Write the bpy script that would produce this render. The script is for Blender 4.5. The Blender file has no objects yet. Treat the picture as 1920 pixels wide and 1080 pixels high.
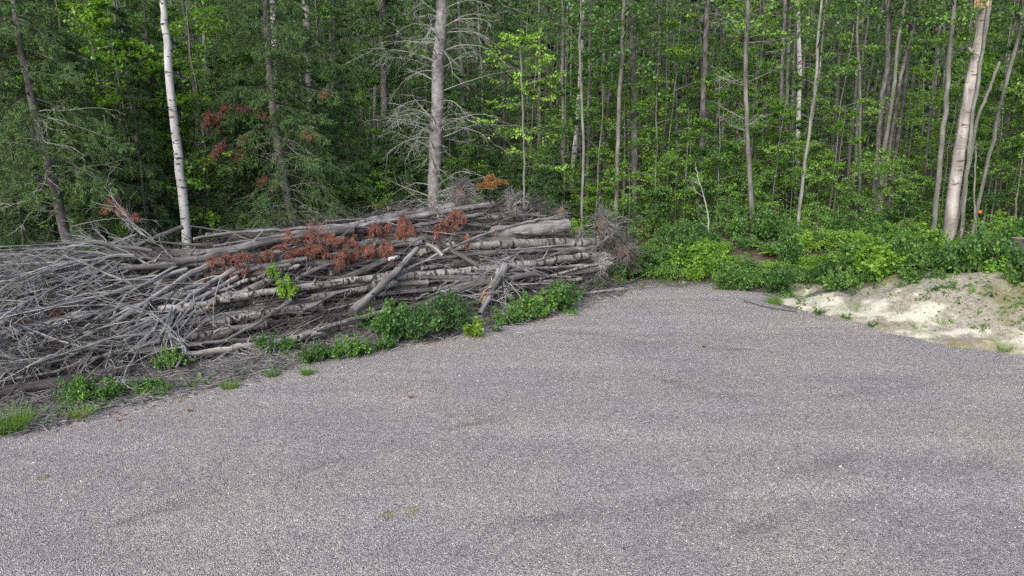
import bpy, math
import numpy as np
from mathutils import Vector

# ------------------------------------------------------------------ camera, world, sun, exposure
scene = bpy.context.scene
COL = scene.collection
CAM_H, PITCH, FPX = 4.0, math.radians(12.0), 1297.0          # metres, down-tilt, focal length in 1920-px
cam_d = bpy.data.cameras.new("camera"); cam = bpy.data.objects.new("camera", cam_d); COL.objects.link(cam)
cam.location = (0, 0, CAM_H); cam.rotation_euler = (math.radians(90) - PITCH, 0, 0)
cam_d.sensor_width = 36.0; cam_d.lens = 36.0 * FPX / 1920.0
cam_d.clip_start = 0.1; cam_d.clip_end = 2000
scene.camera = cam

SUN_EL, SUN_ROT = math.radians(34), math.radians(205)
world = bpy.data.worlds.new("World"); scene.world = world; world.use_nodes = True
wn = world.node_tree.nodes; wl = world.node_tree.links
bg = wn["Background"]; sky = wn.new("ShaderNodeTexSky"); sky.sky_type = 'NISHITA'; sky.sun_disc = False
sky.sun_elevation = SUN_EL; sky.sun_rotation = SUN_ROT; sky.dust_density = 3.0; sky.air_density = 1.0; sky.ozone_density = 1.0
whs = wn.new('ShaderNodeHueSaturation'); whs.inputs['Saturation'].default_value = 0.95; wl.new(sky.outputs[0], whs.inputs['Color']); wl.new(whs.outputs[0], bg.inputs[0]); bg.inputs[1].default_value = 0.13
sd_ = bpy.data.lights.new("sun", 'SUN'); sun = bpy.data.objects.new("sun", sd_); COL.objects.link(sun)
sd_.energy = 1.9; sd_.angle = math.radians(40); sd_.color = (1.0, 0.96, 0.9)
sdir = Vector((math.sin(SUN_ROT) * math.cos(SUN_EL), math.cos(SUN_ROT) * math.cos(SUN_EL), math.sin(SUN_EL)))
sun.rotation_euler = sdir.to_track_quat('Z', 'Y').to_euler()
scene.view_settings.view_transform = 'Standard'; scene.view_settings.look = 'None'
scene.view_settings.exposure = 0.88; scene.view_settings.gamma = 1.0
scene.cycles.max_bounces = 5; scene.cycles.diffuse_bounces = 3; scene.cycles.glossy_bounces = 1
scene.cycles.transmission_bounces = 3; scene.cycles.transparent_max_bounces = 4
scene.cycles.use_denoising = False
scene.cycles.caustics_reflective = False; scene.cycles.caustics_refractive = False

rng = np.random.default_rng(7)
A = lambda *v: np.array(v, float)

# ------------------------------------------------------------------ camera geometry: a pixel of the 1920x1080 photograph to a ray
cF = A(0, math.cos(PITCH), -math.sin(PITCH)); cU = A(0, math.sin(PITCH), math.cos(PITCH)); cX = A(1, 0, 0); cO = A(0, 0, CAM_H)
def ray(px, py):
    return cF + (px - 960) / FPX * cX - (py - 540) / FPX * cU
def on_z(px, py, z=0.0):
    r = ray(px, py); return cO + r * ((z - CAM_H) / r[2])
def at_y(px, py, Y):
    r = ray(px, py); return cO + r * (Y / r[1])

def sstep(a, b, x):
    t = np.clip((x - a) / (b - a), 0, 1); return t * t * (3 - 2 * t)

# ------------------------------------------------------------------ terrain
EDGE_PX = [(0, 815), (200, 775), (400, 728), (600, 675), (700, 655), (780, 642), (880, 622), (1000, 600), (1100, 572), (1180, 543),
           (1240, 533), (1330, 535), (1420, 547), (1480, 578), (1560, 594), (1650, 616), (1760, 638), (1920, 668)]
EP = np.array([on_z(*p)[:2] for p in EDGE_PX])
dl = EP[0] - EP[2]; dl /= np.hypot(*dl); dr = EP[-1] - EP[-3]; dr /= np.hypot(*dr)
POLY = np.vstack([[EP[0] + dl * 60, ], EP, [EP[-1] + dr * 60, (80, -60), (-80, -60)]])
def sdist(x, y):
    x = np.asarray(x, float); y = np.asarray(y, float)
    best = np.full(x.shape, 1e9); ins = np.zeros(x.shape, bool)
    for i in range(len(POLY)):
        a = POLY[i]; b = POLY[(i + 1) % len(POLY)]; e = b - a
        t = np.clip(((x - a[0]) * e[0] + (y - a[1]) * e[1]) / (e @ e), 0, 1)
        best = np.minimum(best, np.hypot(x - a[0] - t * e[0], y - a[1] - t * e[1]))
        c = ((a[1] > y) != (b[1] > y)) & (x < (b[0] - a[0]) * (y - a[1]) / (b[1] - a[1] + 1e-12) + a[0])
        ins ^= c
    return np.where(ins, -best, best)
_h = np.random.default_rng(3)
_w = [(f, _h.uniform(0, 6.28), _h.uniform(0, 6.28), _h.uniform(0, 3.14)) for f in (0.35, 0.6, 0.95, 1.5, 2.4, 3.9, 6.1)]
def bumpy(x, y, lo=0, hi=7, s=0.0):
    z = 0
    for f, p, q, a in _w[lo:hi]:
        u = x * math.cos(a + s) + y * math.sin(a + s); v = -x * math.sin(a + s) + y * math.cos(a + s)
        z = z + np.sin(f * u + p + 0.8 * np.sin(f * 0.7 * v)) * np.sin(f * v * 1.1 + q) / (f ** 0.8)
    return z
def ground_z(x, y, d=None):
    x = np.asarray(x, float); y = np.asarray(y, float)
    if d is None: d = sdist(x, y)
    dd = np.maximum(d, 0)
    right = sstep(2.5, 7.5, x)
    z = -0.05 - 0.25 * sstep(-0.5, -1.6, d) + (0.30 + 0.75 * right) * sstep(0, 3.3 + 2.5 * (1 - right), dd)
    w = np.clip((dd - 1.7) / 6.0, 0, 1)
    z = z + 0.85 * np.sin(math.pi * w) ** 1.5 * (1 - sstep(1.2, 3.2, x)) * sstep(-3, 6, y)
    z = z + 0.03 * np.maximum(dd - 4, 0) * (dd < 400)
    z = z + bumpy(x, y) * 0.05 * sstep(0.0, 1.5, d)
    z = z + 0.55 * np.clip(y - 56, 0, 48) + 0.5 * np.clip(np.abs(x) - 48, 0, 45)  # steep hillside added far back and at the sides to block bright sky
    return z
TX, TY = math.cos(math.atan2(8.4, 10.9)), math.sin(math.atan2(8.4, 10.9))     # the direction the trucks drove
RUTS = [[(1380, 1000), (1480, 968), (1600, 938), (1760, 885), (1920, 840)], [(860, 1000), (1080, 962), (1250, 935), (1420, 905), (1620, 850)], [(430, 930), (620, 868), (800, 815), (960, 780)], [(150, 1000), (330, 940), (520, 880)], [(1210, 700), (1330, 740), (1560, 740), (1750, 715)], [(1060, 620), (1230, 640), (1500, 665)]]
RUTS = [np.array([on_z(*p)[:2] for p in q]) for q in RUTS]
def rut(x, y):
    m = np.zeros(np.shape(x))
    for q in RUTS:
        D = np.full(np.shape(x), 9.)
        for a, b in zip(q[:-1], q[1:]):
            e = b - a; t = np.clip(((x - a[0]) * e[0] + (y - a[1]) * e[1]) / (e @ e), 0, 1); D = np.minimum(D, np.hypot(x - a[0] - t * e[0], y - a[1] - t * e[1]))
        m = np.maximum(m, np.exp(-((D + .05 * bumpy(x * 2, y * 2, 2, 6)) / .08) ** 2) * (.55 + .45 * np.sin(3 * x + y)))
    return m
def gravel_z(x, y, d=None):
    if d is None: d = sdist(x, y)
    v = -x * TY + y * TX
    z = 0.012 * bumpy(x, y, 0, 4, 1.0) + 0.018 * np.sin(v * 1.9 + 0.5 * np.sin(x * 0.4)) * (0.5 + 0.5 * np.sin(x * 0.23 + 1)) + 0.004 * bumpy(x * 3, y * 3)
    edge = np.maximum(0, d + 0.22 + 0.16 * bumpy(x * 2, y * 2, 1, 5))
    return (z - 0.03 * rut(x, y)) * sstep(0.2, -1.0, d) - 0.16 * edge
def height(x, y):
    d = sdist(x, y); g = ground_z(x, y, d)
    return np.maximum(g, np.where(d < 0.5, gravel_z(x, y, d), -9))
def G(px, py):                                        # where the ray of a pixel meets the ground
    r = ray(px, py); t = 3.0
    while t < 90:
        p = cO + r * t
        if p[2] < float(height(p[0], p[1])): break
        t += 0.05
    return cO + r * t

# ------------------------------------------------------------------ mesh collecting
class MB:
    def __init__(s): s.V = []; s.L = []; s.T = []; s.M = []; s.U = []; s.n = 0
    def faces(s, V, F, mat=0, uv=None):               # V (n,3), F (m,k)
        V = np.asarray(V, np.float32).reshape(-1, 3); F = np.asarray(F)
        s.V.append(V); s.L.append((F + s.n).ravel()); s.T.append(np.full(len(F), F.shape[1])); s.M.append(np.full(len(F), mat))
        s.U.append(np.zeros((F.size, 2), np.float32) if uv is None else np.asarray(uv, np.float32).reshape(-1, 2)); s.n += len(V)
    def mesh(s, name, mats, origin=None, smooth=False, attrs=None):
        V = np.concatenate(s.V)
        if origin is not None: V = V - np.asarray(origin, np.float32)
        L = np.concatenate(s.L).astype(np.int32); T = np.concatenate(s.T).astype(np.int32); M = np.concatenate(s.M).astype(np.int32)
        me = bpy.data.meshes.new(name); me.vertices.add(len(V)); me.vertices.foreach_set("co", V.astype(np.float32).ravel())
        me.loops.add(len(L)); me.loops.foreach_set("vertex_index", L)
        me.polygons.add(len(T)); me.polygons.foreach_set("loop_start", np.concatenate([[0], np.cumsum(T)[:-1]]).astype(np.int32))
        me.polygons.foreach_set("material_index", M)
        me.polygons.foreach_set("use_smooth", np.full(len(T), smooth))
        uvl = me.uv_layers.new(name="UVMap"); uvl.data.foreach_set("uv", np.concatenate(s.U).ravel())
        for k, a in (attrs or {}).items():
            at = me.attributes.new(k, 'FLOAT', 'POINT'); at.data.foreach_set("value", np.asarray(a, np.float32).ravel())
        for m in (mats if isinstance(mats, (list, tuple)) else [mats]): me.materials.append(m)
        me.update(); me.validate(verbose=False)
        return me
    def build(s, name, mats, parent=None, origin=None, smooth=False, attrs=None):
        o = bpy.data.objects.new(name, s.mesh(name, mats, origin, smooth, attrs)); COL.objects.link(o)
        if origin is not None and parent is None: o.location = origin
        if parent is not None: o.parent = parent
        return o

def nrm(v): return v / (np.linalg.norm(v, axis=-1, keepdims=True) + 1e-9)
def tubes(mb, P, R, sides=4, mat=0, rough=0.0, caps=False, capmat=0, g=None):
    P = np.asarray(P, float); R = np.asarray(R, float)
    if P.ndim == 2: P = P[None]; R = R[None]
    n, k = P.shape[:2]; g = g or rng
    T = nrm(np.gradient(P, axis=1)); D = nrm(P[:, -1] - P[:, 0])
    ref = np.where(np.abs(D[:, 2:3]) > 0.9, A(1, 0.2, 0)[None], A(0, 0.1, 1)[None]); ref = nrm(ref - (ref * D).sum(1, keepdims=True) * D)
    N1 = nrm(ref[:, None] - (ref[:, None] * T).sum(2, keepdims=True) * T); N2 = np.cross(T, N1)
    a = np.arange(sides) / sides * 2 * math.pi
    rr = R[:, :, None] * (1 + rough * g.standard_normal((n, k, sides)))
    V = P[:, :, None] + rr[..., None] * (np.cos(a)[None, None, :, None] * N1[:, :, None] + np.sin(a)[None, None, :, None] * N2[:, :, None])
    ln = np.concatenate([np.zeros((n, 1)), np.cumsum(np.linalg.norm(np.diff(P, axis=1), axis=2), axis=1)], 1) + g.uniform(0, 20, (n, 1))
    i = np.arange(n)[:, None, None] * k * sides; j = np.arange(k - 1)[None, :, None] * sides; q = np.arange(sides)[None, None, :]; q2 = (q + 1) % sides
    F = np.stack([i + j + q, i + j + q2, i + j + sides + q2, i + j + sides + q], -1).reshape(-1, 4)
    u0 = np.broadcast_to(q / sides, (n, k - 1, sides)); u1 = np.broadcast_to((q + 1) / sides, (n, k - 1, sides))
    v0 = np.broadcast_to(ln[:, :-1, None], (n, k - 1, sides)); v1 = np.broadcast_to(ln[:, 1:, None], (n, k - 1, sides))
    uv = np.stack([np.stack([u0, v0], -1), np.stack([u1, v0], -1), np.stack([u1, v1], -1), np.stack([u0, v1], -1)], -2)
    mb.faces(V.reshape(-1, 3), F, mat, uv)
    if caps:
        for m in range(n):
            for e, r_ in ((0, True), (k - 1, False)):
                ring = V[m, e]; c = ring.mean(0) + (T[m, e] * R[m, e] * 0.06 * (-1 if r_ else 1))
                idx = [(0, 1 + (t + 1) % sides, 1 + t) if r_ else (0, 1 + t, 1 + (t + 1) % sides) for t in range(sides)]
                rad = nrm(ring - ring.mean(0))
                uvc = [[(0, 0), (1, 0), (1, 0)] for _ in idx]
                mb.faces(np.vstack([c, ring]), idx, capmat, np.array(uvc))
def grow(S, D, L, k, droop=0.0, wig=0.1, g=None):
    g = g or rng; S = np.asarray(S, float); D = nrm(np.asarray(D, float)); n = len(S); L = np.broadcast_to(np.asarray(L, float), (n,))
    dz = np.broadcast_to(np.asarray(droop, float), (n,)); P = np.zeros((n, k + 1, 3)); P[:, 0] = S
    for i in range(k):
        D = D + wig * g.standard_normal((n, 3)); D[:, 2] -= dz; D = nrm(D)
        P[:, i + 1] = P[:, i] + D * (L / k)[:, None]
    return P
def along(P, t):                                      # P (n,k,3), t (n,m) in 0..1 -> points, tangents (n,m,3)
    n, k = P.shape[:2]; f = np.clip(t, 0, 0.9999) * (k - 1); i = f.astype(int); fr = (f - i)[..., None]; r = np.arange(n)[:, None]
    a = P[r, i]; b = P[r, i + 1]; return a + (b - a) * fr, nrm(b - a)
def perp_dirs(T, ang, flat=0.0, g=None):              # directions leaving T at angle ang, pressed towards horizontal by flat
    g = g or rng; q = g.standard_normal(T.shape); q[..., 2] *= (1 - flat); q = q - (q * T).sum(-1, keepdims=True) * T; q = nrm(q)
    return nrm(T * np.cos(ang)[..., None] + q * np.sin(ang)[..., None])
def radii(n, k, r0, r1):
    r0 = np.broadcast_to(np.asarray(r0, float), (n,)); r1 = np.broadcast_to(np.asarray(r1, float), (n,)); t = np.linspace(0, 1, k)
    return r0[:, None] * (1 - t) + r1[:, None] * t
def spline(pts, k):
    p = np.asarray(pts, float)
    if len(p) == 2: p = np.vstack([p[0], p.mean(0), p[1]])
    q = np.vstack([2 * p[0] - p[1], p, 2 * p[-1] - p[-2]]); m = len(p) - 1; out = []
    for u in np.linspace(0, m - 1e-6, k):
        i = int(u); t = u - i; a, b, c, d = q[i:i + 4]
        out.append(0.5 * ((2 * b) + (c - a) * t + (2 * a - 5 * b + 4 * c - d) * t * t + (3 * b - a - 3 * c + d) * t ** 3))
    return np.array(out)
def leaf_quads(mb, S, D, size, width=0.8, tilt=0.45, hang=0.25, mat=0, g=None):
    g = g or rng; n = len(S)
    if n == 0: return
    D = nrm(D + 0.5 * g.standard_normal((n, 3)) - A(0, 0, hang)); N = nrm(A(0, 0, 1) + tilt * g.standard_normal((n, 3)))
    B = nrm(np.cross(N, D)); N = np.cross(D, B); Z = (size * g.uniform(0.6, 1.25, n))[:, None]
    mid = S + D * Z * 0.42; w = B * Z * width * 0.5; dn = N * Z * 0.10
    V = np.stack([S, mid + w + dn, S + D * Z, mid - w + dn], 1)
    mb.faces(V.reshape(-1, 3), np.arange(n * 4).reshape(-1, 4), mat)
def needle_quads(mb, P, per, size, width, spread=0.9, mat=0, hang=0.0, g=None):
    g = g or rng; n = len(P); t = g.uniform(0.03, 1, (n, per)); S, T = along(P, t); S = S.reshape(-1, 3); T = T.reshape(-1, 3)
    q = g.standard_normal(T.shape); q[:, 2] *= 0.6; D = nrm(T + spread * nrm(q) - A(0, 0, hang)); m = len(S)
    B = nrm(np.cross(D, g.standard_normal((m, 3)))); Z = (size * g.uniform(0.6, 1.3, m))[:, None]; w = B * width * 0.5
    V = np.stack([S - w * 0.6, S + w * 0.6, S + D * Z + w * 0.35, S + D * Z - w * 0.35], 1)
    mb.faces(V.reshape(-1, 3), np.arange(m * 4).reshape(-1, 4), mat)

# ------------------------------------------------------------------ materials
def mat_new(name):
    m = bpy.data.materials.new(name); m.use_nodes = True; nt = m.node_tree; nt.nodes.clear()
    return m, nt.nodes, nt.links
def ramp(n, stops, interp='LINEAR'):
    r = n.new("ShaderNodeValToRGB"); cr = r.color_ramp; cr.interpolation = interp
    while len(cr.elements) < len(stops): cr.elements.new(0.5)
    for e, (p, c) in zip(cr.elements, stops): e.position = p; e.color = (*c, 1)
    return r
def leaf_mat(name, c0, c1, c2, trans=0.35, spread=0.42):
    m, n, l = mat_new(name); geo = n.new("ShaderNodeNewGeometry"); oi = n.new("ShaderNodeObjectInfo")
    tc = n.new("ShaderNodeTexCoord"); nz = n.new("ShaderNodeTexNoise"); nz.inputs["Scale"].default_value = 1.3; nz.inputs["Detail"].default_value = 2
    l.new(tc.outputs["Object"], nz.inputs["Vector"])
    a = n.new("ShaderNodeMath"); a.operation = 'MULTIPLY'; a.inputs[1].default_value = 0.45; l.new(geo.outputs["Random Per Island"], a.inputs[0])
    b = n.new("ShaderNodeMath"); b.operation = 'MULTIPLY_ADD'; b.inputs[1].default_value = spread; l.new(oi.outputs["Random"], b.inputs[0]); l.new(a.outputs[0], b.inputs[2])
    c = n.new("ShaderNodeMath"); c.operation = 'MULTIPLY_ADD'; c.inputs[1].default_value = 0.9; l.new(nz.outputs["Fac"], c.inputs[0]); l.new(b.outputs[0], c.inputs[2])
    c2n = n.new("ShaderNodeMath"); c2n.operation = 'SUBTRACT'; c2n.inputs[1].default_value = 0.33; l.new(c.outputs[0], c2n.inputs[0])
    r0_ = ramp(n, [(0.12, c0), (0.5, c1), (0.9, c2)]); l.new(c2n.outputs[0], r0_.inputs[0]); r = n.new("ShaderNodeHueSaturation"); r.inputs["Saturation"].default_value = 0.97; r.inputs["Value"].default_value = 1.22; l.new(r0_.outputs[0], r.inputs["Color"])
    d = n.new("ShaderNodeBsdfDiffuse"); t = n.new("ShaderNodeBsdfTranslucent"); mx = n.new("ShaderNodeMixShader"); gl = n.new("ShaderNodeBsdfGlossy")
    hs = n.new("ShaderNodeHueSaturation"); hs.inputs["Hue"].default_value = 0.49; hs.inputs["Saturation"].default_value = 1.1; hs.inputs["Value"].default_value = 1.2
    l.new(r.outputs[0], hs.inputs["Color"]); l.new(r.outputs[0], d.inputs[0]); l.new(hs.outputs[0], t.inputs[0]); mx.inputs[0].default_value = trans
    l.new(d.outputs[0], mx.inputs[1]); l.new(t.outputs[0], mx.inputs[2]); gl.inputs["Roughness"].default_value = 0.5; gl.inputs["Color"].default_value = (0.8, 0.85, 0.9, 1)
    m2 = n.new("ShaderNodeMixShader"); m2.inputs[0].default_value = 0.035; l.new(mx.outputs[0], m2.inputs[1]); l.new(gl.outputs[0], m2.inputs[2])
    o = n.new("ShaderNodeOutputMaterial"); l.new(m2.outputs[0], o.inputs[0]); return m
def bark_mat(name, dark, mid, light, us=6.0, vs=1.6, bump=0.5, marks=None, marks_at=0.62, vary=0.5, moss=None):
    m, n, l = mat_new(name); uv = n.new("ShaderNodeUVMap"); mp = n.new("ShaderNodeMapping"); mp.inputs["Scale"].default_value = (us, vs, 1)
    l.new(uv.outputs[0], mp.inputs[0]); nz = n.new("ShaderNodeTexNoise"); nz.inputs["Scale"].default_value = 1.0; nz.inputs["Detail"].default_value = 5; nz.inputs["Roughness"].default_value = 0.65
    l.new(mp.outputs[0], nz.inputs["Vector"]); oi = n.new("ShaderNodeObjectInfo")
    tc = n.new("ShaderNodeTexCoord"); n3 = n.new("ShaderNodeTexNoise"); n3.inputs["Scale"].default_value = 1.7; n3.inputs["Detail"].default_value = 3; l.new(tc.outputs["Object"], n3.inputs["Vector"])
    s0 = n.new("ShaderNodeMath"); s0.operation = 'MULTIPLY_ADD'; s0.inputs[1].default_value = 0.6; l.new(n3.outputs["Fac"], s0.inputs[0]); l.new(nz.outputs["Fac"], s0.inputs[2])
    s1 = n.new("ShaderNodeMath"); s1.operation = 'SUBTRACT'; s1.inputs[1].default_value = 0.3; l.new(s0.outputs[0], s1.inputs[0])
    r = ramp(n, [(0.28, dark), (0.5, mid), (0.72, light)]); l.new(s1.outputs[0], r.inputs[0]); col = r.outputs[0]
    if moss:
        n4 = n.new("ShaderNodeTexNoise"); n4.inputs["Scale"].default_value = 3.1; n4.inputs["Detail"].default_value = 4; l.new(tc.outputs["Object"], n4.inputs["Vector"])
        r4 = ramp(n, [(0.5, (0, 0, 0)), (0.68, (0.8, 0.8, 0.8))]); l.new(n4.outputs["Fac"], r4.inputs[0])
        x = n.new("ShaderNodeMixRGB"); x.inputs[2].default_value = (*moss, 1); l.new(r4.outputs[0], x.inputs[0]); l.new(col, x.inputs[1]); col = x.outputs[0]
    if marks:
        m2 = n.new("ShaderNodeMapping"); m2.inputs["Scale"].default_value = (2.2, 11, 1); l.new(uv.outputs[0], m2.inputs[0])
        n2 = n.new("ShaderNodeTexNoise"); n2.inputs["Scale"].default_value = 1.0; n2.inputs["Detail"].default_value = 4; n2.inputs["Roughness"].default_value = 0.6; l.new(m2.outputs[0], n2.inputs["Vector"])
        r2 = ramp(n, [(marks_at, (0, 0, 0)), (marks_at + 0.05, (1, 1, 1))]); l.new(n2.outputs["Fac"], r2.inputs[0])
        x = n.new("ShaderNodeMixRGB"); x.inputs[2].default_value = (*marks, 1); l.new(r2.outputs[0], x.inputs[0]); l.new(col, x.inputs[1]); col = x.outputs[0]
    v = n.new("ShaderNodeMapRange"); v.inputs["To Min"].default_value = 1 - vary * 0.5; v.inputs["To Max"].default_value = 1 + vary * 0.5; l.new(oi.outputs["Random"], v.inputs["Value"])
    hs = n.new("ShaderNodeHueSaturation"); l.new(v.outputs[0], hs.inputs["Value"]); l.new(col, hs.inputs["Color"])
    p = n.new("ShaderNodeBsdfPrincipled"); p.inputs["Roughness"].default_value = 0.9; p.inputs["Specular IOR Level"].default_value = 0.2; l.new(hs.outputs[0], p.inputs["Base Color"])
    b = n.new("ShaderNodeBump"); b.inputs["Strength"].default_value = bump; b.inputs["Distance"].default_value = 0.02; l.new(nz.outputs["Fac"], b.inputs["Height"]); l.new(b.outputs[0], p.inputs["Normal"])
    o = n.new("ShaderNodeOutputMaterial"); l.new(p.outputs[0], o.inputs[0]); return m
def plain(name, c, rough=0.9):
    m, n, l = mat_new(name); p = n.new("ShaderNodeBsdfPrincipled"); p.inputs["Roughness"].default_value = rough
    tc = n.new("ShaderNodeTexCoord"); nz = n.new("ShaderNodeTexNoise"); nz.inputs["Scale"].default_value = 20; l.new(tc.outputs["Object"], nz.inputs["Vector"])
    r = ramp(n, [(0.3, tuple(v * 0.6 for v in c)), (0.7, tuple(min(1, v * 1.3) for v in c))]); l.new(nz.outputs["Fac"], r.inputs[0]); l.new(r.outputs[0], p.inputs["Base Color"])
    o = n.new("ShaderNodeOutputMaterial"); l.new(p.outputs[0], o.inputs[0]); return m

M = dict(
    maple=leaf_mat("maple_leaves", (0.028, 0.082, 0.020), (0.085, 0.195, 0.036), (0.22, 0.38, 0.060), 0.42, 0.45),
    bright=leaf_mat("young_maple_leaves", (0.08, 0.20, 0.02), (0.15, 0.31, 0.03), (0.25, 0.40, 0.05), 0.45),
    aspen=leaf_mat("aspen_leaves", (0.038, 0.098, 0.026), (0.080, 0.180, 0.042), (0.15, 0.27, 0.06), 0.35, 0.35),
    shrub=leaf_mat("shrub_leaves", (0.026, 0.075, 0.016), (0.068, 0.165, 0.028), (0.15, 0.28, 0.045), 0.35, 0.35),
    darkshrub=leaf_mat("dark_shrub_leaves", (0.028, 0.080, 0.018), (0.055, 0.145, 0.030), (0.10, 0.21, 0.04), 0.3),
    vivid=leaf_mat("vivid_maple_leaves", (0.13, 0.27, 0.03), (0.22, 0.42, 0.05), (0.32, 0.52, 0.08), 0.45),
    fern=leaf_mat("fern_leaves", (0.09, 0.17, 0.015), (0.15, 0.27, 0.02), (0.24, 0.38, 0.035), 0.4),
    grass=leaf_mat("grass_blades", (0.06, 0.14, 0.012), (0.11, 0.22, 0.02), (0.17, 0.28, 0.04), 0.3),
    dry=leaf_mat("dry_weed", (0.11, 0.09, 0.02), (0.22, 0.18, 0.05), (0.32, 0.27, 0.10), 0.2),
    spruce=leaf_mat("spruce_needles", (0.024, 0.064, 0.022), (0.066, 0.138, 0.038), (0.15, 0.24, 0.062), 0.15, 0.3),
    balsam=leaf_mat("fir_needles", (0.038, 0.085, 0.030), (0.068, 0.138, 0.042), (0.11, 0.19, 0.055), 0.15, 0.3),
    rust=leaf_mat("rust_needles", (0.11, 0.040, 0.028), (0.20, 0.072, 0.050), (0.29, 0.125, 0.085), 0.15),
    orange=leaf_mat("orange_leaves", (0.13, 0.065, 0.02), (0.24, 0.12, 0.035), (0.34, 0.20, 0.06), 0.3),
    lichen=leaf_mat("lichen", (0.10, 0.13, 0.08), (0.17, 0.21, 0.14), (0.24, 0.28, 0.20), 0.1),
    far=leaf_mat("far_leaves", (0.020, 0.052, 0.016), (0.038, 0.092, 0.024), (0.065, 0.13, 0.032), 0.3, 0.0),  # leaf colour lowered so the depth of the wood goes darker
    gbark=bark_mat("grey_bark", (0.036, 0.034, 0.034), (0.10, 0.097, 0.096), (0.20, 0.196, 0.195), 7, 3.5, 0.8),
    sbark=bark_mat("spruce_bark", (0.050, 0.046, 0.046), (0.125, 0.118, 0.117), (0.23, 0.222, 0.22), 6, 7, 0.9, vary=0.3),
    abark=bark_mat("aspen_bark", (0.075, 0.075, 0.070), (0.155, 0.156, 0.148), (0.27, 0.272, 0.262), 3, 1.2, 0.2, marks=(0.05, 0.045, 0.04), marks_at=0.70, moss=(0.14, 0.16, 0.09)),
    birch=bark_mat("birch_bark", (0.30, 0.30, 0.305), (0.46, 0.46, 0.465), (0.60, 0.60, 0.61), 2, 0.8, 0.15, marks=(0.05, 0.045, 0.045), marks_at=0.57, vary=0.2),
    blog=bark_mat("fallen_birch_bark", (0.10, 0.094, 0.092), (0.23, 0.222, 0.218), (0.41, 0.402, 0.39), 3, 1.2, 0.5, marks=(0.045, 0.038, 0.033), marks_at=0.53, vary=0.4),
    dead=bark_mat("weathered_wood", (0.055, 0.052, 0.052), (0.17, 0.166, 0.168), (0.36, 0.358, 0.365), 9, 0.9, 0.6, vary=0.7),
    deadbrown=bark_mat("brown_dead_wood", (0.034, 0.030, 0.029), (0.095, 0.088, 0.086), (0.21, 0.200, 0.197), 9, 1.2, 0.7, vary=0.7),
    furrow=bark_mat("furrowed_bark", (0.10, 0.095, 0.09), (0.25, 0.245, 0.235), (0.38, 0.375, 0.36), 22, 2.4, 1.0, vary=0.0),
    twig=bark_mat("grey_twigs", (0.12, 0.120, 0.122), (0.25, 0.25, 0.253), (0.43, 0.432, 0.44), 2, 1.0, 0.0, vary=0.5),
    palebranch=bark_mat("lichen_branches", (0.17, 0.18, 0.165), (0.30, 0.31, 0.285), (0.44, 0.45, 0.42), 2, 1.0, 0.0, vary=0.2),
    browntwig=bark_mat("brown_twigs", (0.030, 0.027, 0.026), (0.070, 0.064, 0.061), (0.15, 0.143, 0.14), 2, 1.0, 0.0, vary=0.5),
    endwood=plain("sawn_wood", (0.24, 0.20, 0.16)), freshwood=bark_mat("splintered_wood", (0.16, 0.09, 0.045), (0.38, 0.24, 0.13), (0.55, 0.42, 0.28), 9, 0.8, 0.7, vary=0),
    palewood=bark_mat("barkless_wood", (0.17, 0.155, 0.15), (0.28, 0.265, 0.255), (0.50, 0.48, 0.47), 5, 0.9, 0.5, marks=(0.13, 0.075, 0.055), marks_at=0.60, vary=0.1),
    greysnag=bark_mat('grey_snag_bark', (0.075, 0.072, 0.075), (0.19, 0.185, 0.19), (0.31, 0.305, 0.315), 7, 5, 0.8, vary=0),
    tape=plain("orange_tape", (0.5, 0.13, 0.03), 0.5), soil=plain("root_soil", (0.09, 0.072, 0.06)),
)

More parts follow.
